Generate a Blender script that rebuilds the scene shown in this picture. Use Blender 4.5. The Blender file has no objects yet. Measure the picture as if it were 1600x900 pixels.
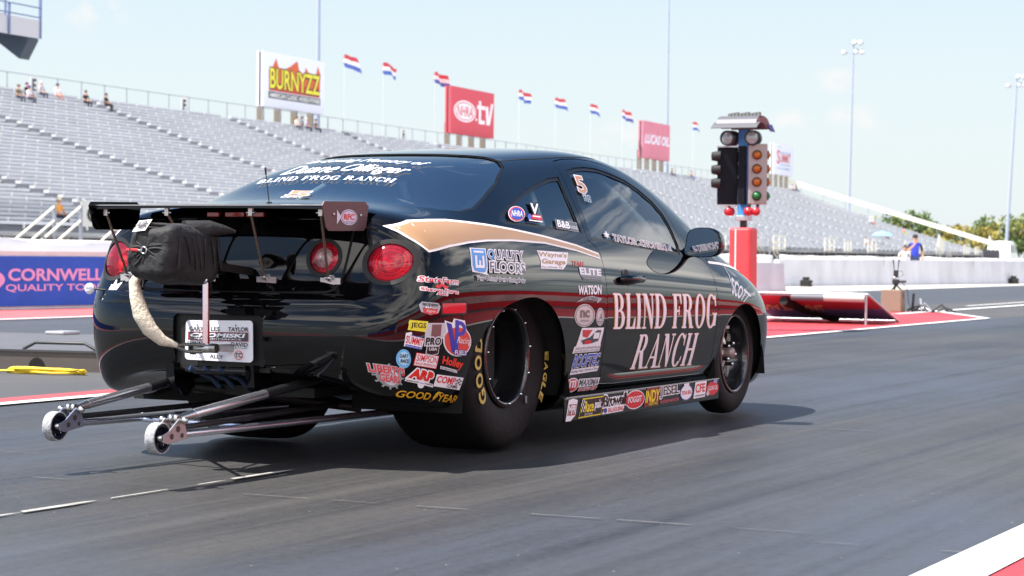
import bpy, bmesh, math, random
from math import radians, sin, cos, pi, sqrt, atan2
from mathutils import Vector, Matrix
from mathutils.bvhtree import BVHTree
from mathutils.geometry import delaunay_2d_cdt
random.seed(7)
sc = bpy.context.scene
COL = sc.collection

# ------------------------------------------------------------------ camera, sky, sun, exposure
def make_camera():
    cd = bpy.data.cameras.new('camera'); cam = bpy.data.objects.new('camera', cd); COL.objects.link(cam)
    yaw, pitch, roll = radians(26.3), radians(.876), radians(.6)
    fwd = Vector((-sin(yaw)*cos(pitch), cos(yaw)*cos(pitch), -sin(pitch)))
    r = Vector((cos(yaw), sin(yaw), 0)); u = r.cross(fwd)
    r2 = cos(roll)*r + sin(roll)*u; u2 = cos(roll)*u - sin(roll)*r
    m = Matrix((( r2.x, u2.x, -fwd.x, 0), (r2.y, u2.y, -fwd.y, 0), (r2.z, u2.z, -fwd.z, .86), (0, 0, 0, 1)))
    cam.matrix_world = m
    cd.sensor_width = 36; cd.lens = 3400/1600*36
    cd.clip_start = .1; cd.clip_end = 4000
    cd.dof.use_dof = True; cd.dof.focus_distance = 9.3; cd.dof.aperture_fstop = 7.1
    sc.camera = cam
make_camera()
LIGHT = Vector((.40, .33, -1.)).normalized()          # the way sunlight travels
SUN_EL = math.asin(-LIGHT.z); SUN_AZ = atan2(-LIGHT.x, -LIGHT.y)
def make_sky():
    w = bpy.data.worlds.new('World'); sc.world = w; w.use_nodes = True
    nt = w.node_tree; N = nt.nodes; L = nt.links; N.clear()
    out = N.new('ShaderNodeOutputWorld'); bg = N.new('ShaderNodeBackground'); bg.inputs[1].default_value = .068
    sky = N.new('ShaderNodeTexSky'); sky.sky_type = 'NISHITA'; sky.sun_disc = False
    sky.sun_elevation = SUN_EL; sky.sun_rotation = SUN_AZ
    sky.air_density = 1.15; sky.dust_density = .8; sky.ozone_density = 3.5; sky.altitude = 150
    tc = N.new('ShaderNodeTexCoord'); sep = N.new('ShaderNodeSeparateXYZ'); L.new(tc.outputs['Generated'], sep.inputs[0])
    # clouds: noise on the direction flattened onto a plane overhead
    # a few faint fair-weather puffs low over the stand
    pn = N.new('ShaderNodeTexNoise'); pn.inputs['Scale'].default_value = 90; pn.inputs['Detail'].default_value = 5; L.new(tc.outputs['Generated'], pn.inputs['Vector'])
    puff = None
    for dv, rad in (((-.6006, .7903, .1067), .016), ((-.3960, .9164, .0525), .018), ((-.3070, .9485, .0806), .012), ((-.2983, .9524, .0635), .014), ((-.3247, .9438, .0624), .011)):
        sv = N.new('ShaderNodeVectorMath'); sv.operation = 'SUBTRACT'; sv.inputs[1].default_value = dv; L.new(tc.outputs['Generated'], sv.inputs[0])
        sm = N.new('ShaderNodeVectorMath'); sm.operation = 'MULTIPLY'; sm.inputs[1].default_value = (1, 1, 1.9); L.new(sv.outputs[0], sm.inputs[0])
        ln = N.new('ShaderNodeVectorMath'); ln.operation = 'LENGTH'; L.new(sm.outputs[0], ln.inputs[0])
        mr = N.new('ShaderNodeMapRange'); mr.interpolation_type = 'SMOOTHSTEP'; mr.inputs[1].default_value = rad*1.3; mr.inputs[2].default_value = rad*.1; L.new(ln.outputs['Value'], mr.inputs[0])
        if puff is None: puff = mr.outputs[0]
        else: ad = N.new('ShaderNodeMath'); ad.operation = 'MAXIMUM'; L.new(puff, ad.inputs[0]); L.new(mr.outputs[0], ad.inputs[1]); puff = ad.outputs[0]
    pr = N.new('ShaderNodeMapRange'); pr.inputs[1].default_value = .40; pr.inputs[2].default_value = .62; L.new(pn.outputs[0], pr.inputs[0])
    pm = N.new('ShaderNodeMath'); pm.operation = 'MULTIPLY'; L.new(puff, pm.inputs[0]); L.new(pr.outputs[0], pm.inputs[1])
    pk = N.new('ShaderNodeMath'); pk.operation = 'MULTIPLY'; pk.inputs[1].default_value = .75; L.new(pm.outputs[0], pk.inputs[0])
    mx = N.new('ShaderNodeMath'); mx.operation = 'MAXIMUM'; mx.inputs[1].default_value = .03; L.new(sep.outputs['Z'], mx.inputs[0])
    dx = N.new('ShaderNodeMath'); dx.operation = 'DIVIDE'; L.new(sep.outputs['X'], dx.inputs[0]); L.new(mx.outputs[0], dx.inputs[1])
    dy = N.new('ShaderNodeMath'); dy.operation = 'DIVIDE'; L.new(sep.outputs['Y'], dy.inputs[0]); L.new(mx.outputs[0], dy.inputs[1])
    cb = N.new('ShaderNodeCombineXYZ'); cb.inputs[2].default_value = 3.7; L.new(dx.outputs[0], cb.inputs[0]); L.new(dy.outputs[0], cb.inputs[1])
    no = N.new('ShaderNodeTexNoise'); no.inputs['Scale'].default_value = .55; no.inputs['Detail'].default_value = 7; no.inputs['Roughness'].default_value = .55
    L.new(cb.outputs[0], no.inputs['Vector'])
    ramp = N.new('ShaderNodeMapRange'); ramp.inputs[1].default_value = .55; ramp.inputs[2].default_value = .66; 
    dot = N.new('ShaderNodeVectorMath'); dot.operation = 'DOT_PRODUCT'; dot.inputs[1].default_value = (.75, -.66, 0); L.new(tc.outputs['Generated'], dot.inputs[0])
    bias = N.new('ShaderNodeMath'); bias.operation = 'MULTIPLY_ADD'; bias.inputs[1].default_value = .13; L.new(dot.outputs['Value'], bias.inputs[0]); L.new(no.outputs[0], bias.inputs[2])
    # a bank of cumulus low in the sky ahead and to the right
    d2 = N.new('ShaderNodeVectorMath'); d2.operation = 'DOT_PRODUCT'; d2.inputs[1].default_value = (.42, .885, .20); L.new(tc.outputs['Generated'], d2.inputs[0])
    bank = N.new('ShaderNodeMapRange'); bank.inputs[1].default_value = .87; bank.inputs[2].default_value = 1.; bank.inputs[3].default_value = 0.; bank.inputs[4].default_value = .16; L.new(d2.outputs['Value'], bank.inputs[0])
    bsum = N.new('ShaderNodeMath'); bsum.operation = 'ADD'; L.new(bias.outputs[0], bsum.inputs[0]); L.new(bank.outputs[0], bsum.inputs[1])
    L.new(bsum.outputs[0], ramp.inputs[0])
    fade = N.new('ShaderNodeMapRange'); fade.inputs[1].default_value = .05; fade.inputs[2].default_value = .22; L.new(sep.outputs['Z'], fade.inputs[0])
    mul = N.new('ShaderNodeMath'); mul.operation = 'MULTIPLY'; L.new(ramp.outputs[0], mul.inputs[0]); L.new(fade.outputs[0], mul.inputs[1])
    mul2 = N.new('ShaderNodeMath'); mul2.operation = 'MULTIPLY'; mul2.inputs[1].default_value = .85; L.new(mul.outputs[0], mul2.inputs[0])
    mix = N.new('ShaderNodeMix'); mix.data_type = 'RGBA'; L.new(mul2.outputs[0], mix.inputs['Factor'])
    mix.inputs['B'].default_value = (22, 21, 19.6, 1)
    hs = N.new('ShaderNodeHueSaturation'); hs.inputs['Saturation'].default_value = 1.15; L.new(sky.outputs[0], hs.inputs['Color'])
    # pale air low over the horizon
    air = N.new('ShaderNodeMapRange'); air.interpolation_type = 'SMOOTHSTEP'; air.inputs[1].default_value = -.02; air.inputs[2].default_value = .46; air.inputs[3].default_value = .88; air.inputs[4].default_value = 0.; L.new(sep.outputs['Z'], air.inputs[0])
    mh = N.new('ShaderNodeMix'); mh.data_type = 'RGBA'; mh.inputs['B'].default_value = (4.75, 5.2, 5.4, 1); L.new(air.outputs[0], mh.inputs['Factor']); L.new(hs.outputs[0], mh.inputs['A']); mp = N.new('ShaderNodeMix'); mp.data_type = 'RGBA'; mp.inputs['B'].default_value = (5.7, 5.45, 5.4, 1); L.new(pk.outputs[0], mp.inputs['Factor']); L.new(mh.outputs['Result'], mp.inputs['A']); L.new(mp.outputs['Result'], mix.inputs['A']); L.new(mix.outputs['Result'], bg.inputs[0]); L.new(bg.outputs[0], out.inputs[0])
make_sky()
def make_sun():
    ld = bpy.data.lights.new('sun', 'SUN'); ld.energy = 4.4; ld.angle = radians(.5); ld.color = (1, .95, .88)
    o = bpy.data.objects.new('sun', ld); COL.objects.link(o)
    o.rotation_euler = LIGHT.to_track_quat('-Z', 'Y').to_euler(); o.location = (-30, -20, 60)
make_sun()
vs = sc.view_settings
vs.view_transform = 'Standard'; vs.look = 'None'; vs.gamma = 1; vs.exposure = 1.4; vs.use_curve_mapping = False

# ------------------------------------------------------------------ helpers
def lin(c):
    f = lambda v: (v/255)/12.92 if v/255 <= .04045 else (((v/255)+.055)/1.055)**2.4
    return (f(c[0]), f(c[1]), f(c[2]), 1)
MATS = {}
def mat(name, col, rough=.5, metal=0., spec=.5, noise=None, bump=None, coat=0., emit=None, sheen=0.):
    """col: sRGB 0-255.  noise=(scale, amount[, stretch xyz]);  bump=(scale, strength)"""
    if name in MATS: return MATS[name]
    m = bpy.data.materials.new(name); m.use_nodes = True; nt = m.node_tree; N = nt.nodes; L = nt.links
    b = N['Principled BSDF']; c = lin(col)
    b.inputs['Base Color'].default_value = c; b.inputs['Roughness'].default_value = rough
    b.inputs['Metallic'].default_value = metal; b.inputs['Specular IOR Level'].default_value = spec
    b.inputs['Coat Weight'].default_value = coat; b.inputs['Coat Roughness'].default_value = .03
    b.inputs['Sheen Weight'].default_value = sheen
    if emit: b.inputs['Emission Color'].default_value = lin(emit[0]); b.inputs['Emission Strength'].default_value = emit[1]
    if noise or bump:
        tc = N.new('ShaderNodeTexCoord')
    if noise:
        mp = N.new('ShaderNodeMapping'); L.new(tc.outputs['Object'], mp.inputs[0])
        if len(noise) > 2: mp.inputs['Scale'].default_value = noise[2]
        no = N.new('ShaderNodeTexNoise'); no.inputs['Scale'].default_value = noise[0]; no.inputs['Detail'].default_value = 5; no.inputs['Roughness'].default_value = .6
        L.new(mp.outputs[0], no.inputs['Vector'])
        r = N.new('ShaderNodeMapRange'); r.inputs[1].default_value = .3; r.inputs[2].default_value = .7
        r.inputs[3].default_value = 1-noise[1]; r.inputs[4].default_value = 1+noise[1]; L.new(no.outputs[0], r.inputs[0])
        mu = N.new('ShaderNodeVectorMath'); mu.operation = 'SCALE'; mu.inputs[0].default_value = c[:3]; L.new(r.outputs[0], mu.inputs['Scale'])
        L.new(mu.outputs[0], b.inputs['Base Color'])
    if bump:
        n2 = N.new('ShaderNodeTexNoise'); n2.inputs['Scale'].default_value = bump[0]; n2.inputs['Detail'].default_value = 4; L.new(tc.outputs['Object'], n2.inputs['Vector'])
        bp = N.new('ShaderNodeBump'); bp.inputs['Strength'].default_value = bump[1]; bp.inputs['Distance'].default_value = .02
        L.new(n2.outputs[0], bp.inputs['Height']); L.new(bp.outputs[0], b.inputs['Normal'])
    MATS[name] = m; return m
def glass_mat(name, tint, refl=1.0, ior=1.9):
    if name in MATS: return MATS[name]
    m = bpy.data.materials.new(name); m.use_nodes = True; nt = m.node_tree; N = nt.nodes; L = nt.links; N.clear()
    o = N.new('ShaderNodeOutputMaterial'); mix = N.new('ShaderNodeMixShader'); tr = N.new('ShaderNodeBsdfTransparent'); gl = N.new('ShaderNodeBsdfGlossy')
    tr.inputs[0].default_value = (*tint, 1); gl.inputs['Roughness'].default_value = .015; gl.inputs[0].default_value = (refl, refl, refl, 1)
    fr = N.new('ShaderNodeFresnel'); fr.inputs[0].default_value = ior
    L.new(fr.outputs[0], mix.inputs[0]); L.new(tr.outputs[0], mix.inputs[1]); L.new(gl.outputs[0], mix.inputs[2]); L.new(mix.outputs[0], o.inputs[0])
    MATS[name] = m; return m
def vinyl(col):
    return mat('vinyl_%02x%02x%02x' % tuple(int(v) for v in col), col, rough=.35, spec=.4)

def empty(name, loc=(0, 0, 0), rz=0., label=None, cat=None, group=None):
    o = bpy.data.objects.new(name, None); COL.objects.link(o); o.location = loc; o.rotation_euler = (0, 0, rz)
    o.empty_display_size = .2
    tag(o, label, cat, group); return o
def tag(o, label=None, cat=None, group=None, kind=None):
    if label: o['label'] = label
    if cat: o['category'] = cat
    if group: o['group'] = group
    if kind: o['kind'] = kind
    return o
def link(name, me, parent=None):
    o = bpy.data.objects.new(name, me); COL.objects.link(o)
    if parent: o.parent = parent
    return o
def copy_tree(o, parent=None):
    c = o.copy(); COL.objects.link(c)
    if parent: c.parent = parent
    for ch in list(o.children): copy_tree(ch, c)
    return c
class MB:
    """collects shapes, links them as one mesh object"""
    def __init__(s): s.v = []; s.f = []; s.mi = []; s.sm = []; s.mats = []
    def m(s, material):
        if material not in s.mats: s.mats.append(material)
        return s.mats.index(material)
    def add(s, verts, faces, material, smooth=False):
        k = len(s.v); i = s.m(material); s.v += [tuple(v) for v in verts]
        for f in faces: s.f.append([k+j for j in f]); s.mi.append(i); s.sm.append(smooth)
        return s
    def box(s, a, b, material, M=None):
        x0, y0, z0 = a; x1, y1, z1 = b
        vv = [Vector(c) for c in ((x0,y0,z0),(x1,y0,z0),(x1,y1,z0),(x0,y1,z0),(x0,y0,z1),(x1,y0,z1),(x1,y1,z1),(x0,y1,z1))]
        if M: vv = [M @ v for v in vv]
        return s.add(vv, [(0,3,2,1),(4,5,6,7),(0,1,5,4),(1,2,6,5),(2,3,7,6),(3,0,4,7)], material)
    def bar(s, p, q, w, h, material, up=(0, 0, 1)):
        p, q = Vector(p), Vector(q); d = (q-p); L = d.length; d.normalize(); up = Vector(up)
        if abs(d.dot(up)) > .98: up = Vector((0, 1, 0))
        x = d.cross(up).normalized(); y = x.cross(d)
        vv = [c+x*a*w/2+y*b*h/2 for c in (p, q) for a, b in ((-1,-1),(1,-1),(1,1),(-1,1))]
        return s.add(vv, [(0,3,2,1),(4,5,6,7),(0,1,5,4),(1,2,6,5),(2,3,7,6),(3,0,4,7)][:], material)
    def tube(s, pts, r, material, n=10, cap=True, radii=None):
        pts = [Vector(p) for p in pts]; vv = []; ff = []
        prev = None
        for i, p in enumerate(pts):
            d = (pts[min(i+1, len(pts)-1)]-pts[max(i-1, 0)]).normalized()
            if prev is None: a = d.orthogonal().normalized()
            else: a = (prev-d*prev.dot(d)).normalized()
            prev = a; b = d.cross(a); rr = radii[i] if radii else r
            for k in range(n): t = 2*pi*k/n; vv.append(p+(a*cos(t)+b*sin(t))*rr)
        for i in range(len(pts)-1):
            for k in range(n): ff.append((i*n+k, i*n+(k+1) % n, (i+1)*n+(k+1) % n, (i+1)*n+k))
        s.add(vv, ff, material, True)
        if cap: s.add(vv[:n], [tuple(range(n))[::-1]], material); s.add(vv[-n:], [tuple(range(n))], material)
        return s
    def lathe(s, prof, material, c=(0, 0, 0), axis='z', n=32, M=None, smooth=True, closed=False):
        vv = []; ff = []; c = Vector(c)
        for r, h in prof:
            for k in range(n):
                t = 2*pi*k/n; x, y = r*cos(t), r*sin(t)
                p = Vector((x, y, h)) if axis == 'z' else Vector((h, x, y)) if axis == 'x' else Vector((y, h, x))
                vv.append(c+(M @ p if M else p))
        m = len(prof)
        for i in range(m-1 if not closed else m):
            j = (i+1) % m
            for k in range(n): ff.append((i*n+k, i*n+(k+1) % n, j*n+(k+1) % n, j*n+k))
        return s.add(vv, ff, material, smooth)
    def ball(s, c, r, material, n=12, m=8, sc=(1, 1, 1), M=None):
        prof = [(r*sin(pi*i/m)+1e-5, -r*cos(pi*i/m)) for i in range(m+1)]
        D = Matrix.Diagonal(Vector(sc)); D = (M.to_3x3() @ D) if M else D
        return s.lathe(prof, material, c, 'z', n, D)
    def prism(s, poly, d0, d1, material, plane='yz'):
        """extrude a 2D outline along the third axis"""
        def p3(a, b, d): return (d, a, b) if plane == 'yz' else (a, d, b) if plane == 'xz' else (a, b, d)
        n = len(poly); vv = [p3(a, b, d0) for a, b in poly]+[p3(a, b, d1) for a, b in poly]
        ff = [tuple(range(n))[::-1], tuple(range(n, 2*n))]+[(i, (i+1) % n, n+(i+1) % n, n+i) for i in range(n)]
        return s.add(vv, ff, material)
    def mesh(s, name, fix=True):
        me = bpy.data.meshes.new(name); me.from_pydata(s.v, [], s.f)
        for m in s.mats: me.materials.append(m)
        for p, i, k in zip(me.polygons, s.mi, s.sm): p.material_index = i; p.use_smooth = k
        if fix:
            bm = bmesh.new(); bm.from_mesh(me); bmesh.ops.recalc_face_normals(bm, faces=bm.faces); bm.to_mesh(me); bm.free()
        me.update(); return me
    def build(s, name, parent=None, bevel=0., fix=True):
        o = link(name, s.mesh(name, fix), parent)
        if bevel:
            b = o.modifiers.new('bevel', 'BEVEL'); b.width = bevel; b.segments = 2; b.limit_method = 'ANGLE'; b.angle_limit = radians(40)
        return o
def apply_mods(o):
    dg = bpy.context.evaluated_depsgraph_get(); return bpy.data.meshes.new_from_object(o.evaluated_get(dg))

# ------------------------------------------------------------------ flat shapes: lettering and marks as triangle meshes in a unit square
_TXT = {}
def text_raw(s, bold=0., shear=0., cspace=1.):
    k = (s, bold, shear, cspace)
    if k in _TXT: return _TXT[k]
    cu = bpy.data.curves.new('t', 'FONT'); cu.body = s; cu.offset = bold; cu.shear = shear; cu.resolution_u = 3; cu.fill_mode = 'FRONT'
    cu.space_character = cspace; cu.space_line = .85; cu.align_x = 'CENTER'
    o = bpy.data.objects.new('t', cu); COL.objects.link(o)
    bpy.context.view_layer.update()
    me = apply_mods(o)
    bm = bmesh.new(); bm.from_mesh(me); bmesh.ops.triangulate(bm, faces=bm.faces)
    v = [(p.co.x, p.co.y) for p in bm.verts]; bm.verts.index_update()
    f = [tuple(q.index for q in p.verts) for p in bm.faces]; bm.free()
    bpy.data.objects.remove(o); bpy.data.curves.remove(cu)
    _TXT[k] = (v, f); return v, f
def text2d(s, x0, y0, x1, y1, bold=0., shear=0., grow=0., cspace=1.):
    v0, _ = text_raw(s, bold, shear, cspace); v, f = text_raw(s, bold+grow, shear, cspace) if grow else (v0, _)
    ax, bx = min(p[0] for p in v0), max(p[0] for p in v0); ay, by = min(p[1] for p in v0), max(p[1] for p in v0)
    sx = (x1-x0)/max(bx-ax, 1e-6); sy = (y1-y0)/max(by-ay, 1e-6)
    return [(x0+(x-ax)*sx, y0+(y-ay)*sy) for x, y in v], f
def union2d(polys):
    """one triangulation of overlapping outlines"""
    V = []; F = []
    for p in polys:
        a = sum(p[i][0]*p[(i+1) % len(p)][1]-p[(i+1) % len(p)][0]*p[i][1] for i in range(len(p)))
        if a < 0: p = p[::-1]
        k = len(V); V += [Vector(q) for q in p]; F.append(list(range(k, k+len(p))))
    vo, eo, fo, ov, oe, of = delaunay_2d_cdt(V, [], F, 0, 1e-5)
    return [tuple(v) for v in vo], [tuple(f) for f, o in zip(fo, of) if o]
def poly2d(p): return union2d([p])
def ell(cx, cy, rx, ry, n=28, a0=0., a1=2*pi): return [(cx+rx*cos(a0+(a1-a0)*i/n), cy+ry*sin(a0+(a1-a0)*i/n)) for i in range(n)]
def ringpolys(cx, cy, rx, ry, tx, ty, a0=0., a1=360., n=26):
    P = []
    for i in range(n):
        q = []
        for t, k in ((i, 0), (i+1, 0), (i+1, 1), (i, 1)):
            a = radians(a0+(a1-a0)*t/n); q.append((cx+(rx-k*tx)*cos(a), cy+(ry-k*ty)*sin(a)))
        P.append(q)
    return P
def rc(x0, y0, x1, y1): return [(x0, y0), (x1, y0), (x1, y1), (x0, y1)]
# a condensed slab-footed roman alphabet for the door lettering
_T, _h, _s, _so = .185, .055, .042, .06
def _stem(x): return [rc(x, 0, x+_T, 1), rc(x-_so, 0, x+_T+_so, _s), rc(x-_so, 1-_s, x+_T+_so, 1)]
SERIF = {
 'B': (.74, _stem(.06)+ringpolys(.36, .755, .25, .245, .17, .05, -90, 90)+ringpolys(.38, .265, .30, .265, .18, .05, -90, 90)+[rc(.2, .95, .37, 1), rc(.2, .49, .39, .53), rc(.2, 0, .39, .05)]),
 'L': (.64, _stem(.06)+[rc(.06, 0, .60, .05), [(.60, 0), (.60, .32), (.555, .30), (.46, .05), (.46, 0)]]),
 'I': (.36, _stem(.06)),
 'N': (.80, [rc(.10, 0, .155, 1), rc(.0, 0, .25, _s), rc(.0, 1-_s, .2, 1), [(.06, 1), (.29, 1), (.68, .12), (.68, 0), (.60, 0)], rc(.62, 0, .68, 1), rc(.52, 1-_s, .78, 1)]),
 'D': (.80, _stem(.06)+ringpolys(.33, .5, .42, .5, .19, .05, -90, 90)+[rc(.2, .95, .34, 1), rc(.2, 0, .34, .05)]),
 'F': (.64, _stem(.06)+[rc(.06, .95, .58, 1), [(.58, 1), (.58, .70), (.54, .72), (.46, .95)], rc(.2, .48, .42, .53), [(.40, .38), (.44, .38), (.44, .64), (.40, .64)]]),
 'R': (.82, _stem(.06)+ringpolys(.36, .74, .27, .26, .18, .05, -90, 90)+[rc(.2, .95, .37, 1), rc(.2, .48, .37, .53), [(.30, .5), (.50, .52), (.76, 0), (.56, 0)], rc(.54, 0, .82, _s)]),
 'O': (.78, ringpolys(.38, .5, .36, .515, .18, .05)),
 'G': (.84, ringpolys(.40, .5, .37, .515, .18, .05, 48, 330)+[rc(.56, .06, .74, .43), rc(.48, .40, .80, .445), [(.66, .98), (.70, .98), (.70, .66), (.655, .66), (.60, .90)]]),
 'A': (.82, [[(.10, 0), (.155, 0), (.42, .86), (.40, 1)], [(.36, 1), (.45, 1), (.78, 0), (.57, 0)], rc(.22, .29, .60, .34), rc(.0, 0, .26, _s), rc(.50, 0, .86, _s)]),
 'C': (.78, ringpolys(.40, .5, .37, .515, .18, .05, 48, 312)+[[(.66, .98), (.70, .98), (.70, .64), (.655, .64), (.60, .90)], [(.60, .09), (.66, .3), (.70, .3), (.70, .2)]]),
 'H': (.82, _stem(.06)+_stem(.54)+[rc(.2, .475, .58, .53)]),
 ' ': (.34, []), }
def serif2d(s, x0, y0, x1, y1, grow=0.):
    P = []; x = 0
    for ch in s:
        w, ps = SERIF[ch]
        for p in ps: P.append([(a+x, b) for a, b in p])
        x += w+.05
    x -= .05
    out = []
    offs = [(0, 0)] if not grow else [(-grow, grow), (grow*.3, grow*.6), (-grow, -grow*.3)]
    for ox, oy in offs:
        for p in P: out.append([(x0+(a/x)*(x1-x0)+ox*.35, y0+b*(y1-y0)+oy) for a, b in p])
    return union2d(out)
# ------------------------------------------------------------------ the strip and the ground
def asphalt(name, dark, light, rough=.55, streak=(5., .12), crumbs=0., spec=.5, sheen=None):
    m = bpy.data.materials.new(name); m.use_nodes = True; nt = m.node_tree; N = nt.nodes; L = nt.links; b = N['Principled BSDF']
    tc = N.new('ShaderNodeTexCoord')
    def noise(scale, sx, sy, det=5, ro=.6):
        mp = N.new('ShaderNodeMapping'); mp.inputs['Scale'].default_value = (sx, sy, 1); L.new(tc.outputs['Object'], mp.inputs[0])
        n = N.new('ShaderNodeTexNoise'); n.inputs['Scale'].default_value = scale; n.inputs['Detail'].default_value = det; n.inputs['Roughness'].default_value = ro
        L.new(mp.outputs[0], n.inputs['Vector']); return n
    st = noise(1., streak[0], streak[1], 6, .65); fine = noise(38., 1, .8, 4, .75); blot = noise(.7, 1, .5, 4)
    a = N.new('ShaderNodeMath'); a.operation = 'MULTIPLY_ADD'; a.inputs[1].default_value = .40; L.new(st.outputs[0], a.inputs[0]); st2 = noise(1., streak[0]*4.5, streak[1]*.45, 4, .6); ad = N.new('ShaderNodeMath'); ad.operation = 'MULTIPLY_ADD'; ad.inputs[1].default_value = .25; L.new(st2.outputs[0], ad.inputs[0])
    bl = N.new('ShaderNodeMath'); bl.operation = 'MULTIPLY'; bl.inputs[1].default_value = .35; L.new(blot.outputs[0], bl.inputs[0]); L.new(bl.outputs[0], ad.inputs[2]); L.new(ad.outputs[0], a.inputs[2])
    f2 = N.new('ShaderNodeMath'); f2.operation = 'MULTIPLY_ADD'; f2.inputs[1].default_value = .34; f2.inputs[2].default_value = -.17; L.new(fine.outputs[0], f2.inputs[0])
    s = N.new('ShaderNodeMath'); s.operation = 'ADD'; L.new(a.outputs[0], s.inputs[0]); L.new(f2.outputs[0], s.inputs[1])
    r = N.new('ShaderNodeMapRange'); r.inputs[1].default_value = .34; r.inputs[2].default_value = .66; L.new(s.outputs[0], r.inputs[0])
    mx = N.new('ShaderNodeMix'); mx.data_type = 'RGBA'; mx.inputs['A'].default_value = (*dark, 1); mx.inputs['B'].default_value = (*light, 1); L.new(r.outputs[0], mx.inputs['Factor'])
    last = mx.outputs['Result']
    if sheen:                                             # bluish sky sheen put into the base colour, in drawn-out patches
        gz = noise(.55, 1., .22, 5, .6); gr = N.new('ShaderNodeMapRange'); gr.inputs[1].default_value = .47; gr.inputs[2].default_value = .62; L.new(gz.outputs[0], gr.inputs[0])
        gm = N.new('ShaderNodeMath'); gm.operation = 'MULTIPLY'; L.new(gr.outputs[0], gm.inputs[0]); L.new(r.outputs[0], gm.inputs[1])
        mg = N.new('ShaderNodeMix'); mg.data_type = 'RGBA'; mg.inputs['B'].default_value = (*sheen, 1); L.new(gm.outputs[0], mg.inputs['Factor']); L.new(last, mg.inputs['A']); last = mg.outputs['Result']
    if crumbs:
        vo = N.new('ShaderNodeTexVoronoi'); vo.inputs['Scale'].default_value = crumbs; L.new(tc.outputs['Object'], vo.inputs['Vector'])
        lt = N.new('ShaderNodeMath'); lt.operation = 'LESS_THAN'; lt.inputs[1].default_value = .055; L.new(vo.outputs['Distance'], lt.inputs[0])
        sp = N.new('ShaderNodeSeparateColor'); L.new(vo.outputs['Color'], sp.inputs[0])
        g = N.new('ShaderNodeMath'); g.operation = 'GREATER_THAN'; g.inputs[1].default_value = .72; L.new(sp.outputs[0], g.inputs[0])
        mm = N.new('ShaderNodeMath'); mm.operation = 'MULTIPLY'; L.new(lt.outputs[0], mm.inputs[0]); L.new(g.outputs[0], mm.inputs[1])
        m2 = N.new('ShaderNodeMix'); m2.data_type = 'RGBA'; m2.inputs['B'].default_value = (.27, .24, .19, 1); L.new(mm.outputs[0], m2.inputs['Factor']); L.new(last, m2.inputs['A']); last = m2.outputs['Result']
    L.new(last, b.inputs['Base Color'])
    rr = N.new('ShaderNodeMapRange'); rr.inputs[3].default_value = rough-.08; rr.inputs[4].default_value = rough+.14; L.new(st.outputs[0], rr.inputs[0]); L.new(rr.outputs[0], b.inputs['Roughness'])
    b.inputs['Specular IOR Level'].default_value = spec
    bp = N.new('ShaderNodeBump'); bp.inputs['Strength'].default_value = .5; bp.inputs['Distance'].default_value = .006; L.new(fine.outputs[0], bp.inputs['Height']); L.new(bp.outputs[0], b.inputs['Normal'])
    MATS[name] = m; return m
M_lane = asphalt('rubbered_lane', (.018, .019, .022), (.064, .061, .057), .46, (3.6, .10), 13., .25, (.046, .055, .075))
M_lane2 = asphalt('far_lane_rubber', (.030, .032, .038), (.056, .057, .063), .52, (2.0, .06))
M_conc = asphalt('grey_median', (.042, .041, .044), (.066, .064, .063), .7, (1.2, .6))
M_apron = asphalt('concrete_apron', (.36, .34, .30), (.48, .45, .41), .8, (.6, .3))
M_ground = asphalt('yard_ground', (.22, .21, .19), (.30, .285, .26), .9, (.3, .3))
M_red = mat('red_paint', (168, 52, 58), .6, noise=(2.2, .26, (1, .22, 1)), bump=(60, .15))
M_white = mat('white_paint', (206, 206, 204), .5, noise=(4., .06))
M_wornwhite = mat('worn_white_paint', (150, 148, 142), .6, noise=(9., .35))
M_joint = mat('joint_sealant', (104, 102, 100), .7, noise=(9., .4))
def sheet(name, poly, z, m):
    v, f = poly2d(poly); b = MB(); b.add([(x, y, z) for x, y in v], f, m)
    o = b.build(name); tag(o, kind='structure')
    for p in o.data.polygons:
        if p.normal.z < 0: p.flip()
    return o
XL, XR = -7.88, -1.64                                     # the near lane's painted edges
sheet('ground', rc(-900, -500, 900, 1400), -.020, M_ground)
sheet('near_lane', rc(XL, -60, XR, 420), -.012, M_lane)
sheet('far_lane', rc(-17.45, -60, -11.35, 420), -.012, M_lane2)
sheet('median_pavement', rc(-11.35, -60, XL, 420), -.012, M_conc)
sheet('right_apron', rc(XR, -60, 2.36, 420), -.012, M_conc)
sheet('wall_apron', [(-24.5, 55), (-17.45, 55), (-17.45, 420), (-24.5, 420)], -.012, M_apron)
sheet('wall_foot_strip', rc(-21.2, -60, -17.62, 55), -.012, mat('pale_red_paint', (176, 84, 86), .7, noise=(2., .12)))
sheet('red_median', [(-8.0, 14.6), (-8.0, 31.9), (-9.35, 34.6), (-10.6, 34.9), (-10.6, 14.6)], -.006, M_red)
sheet('red_median_edge', rc(-8.27, -40, -8.0, 14.6), -.006, mat('dark_red_paint', (150, 62, 66), .6, noise=(3., .15)))
sheet('red_start_pad', rc(-13., -36, -8.3, -1.5), -.007, M_red)
sheet('red_shoulder', rc(-1.46, -60, 1.3, 420), -.006, M_red)
b = MB()
def line(poly): 
    v, f = poly2d(poly); b.add([(x, y, -.0015) for x, y in v], f, M_white)
line(rc(XL-.12, -60, XL, 31.9)); line([(XL-.12, 31.9), (XL, 31.9), (-9.55, 35.4), (-9.62, 35.2)])
line(rc(XL, 31.9, XL+.001, 32)); line(rc(XR, -60, XR+.185, 420)); line(rc(-17.62, -60, -17.45, 54))
line([(-9.78, 33.2), (-9.6, 33.2), (-9.95, 420), (-10.13, 420)]); line([(-10.4, 40), (-10.28, 40), (-10.9, 420), (-11.02, 420)])
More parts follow.
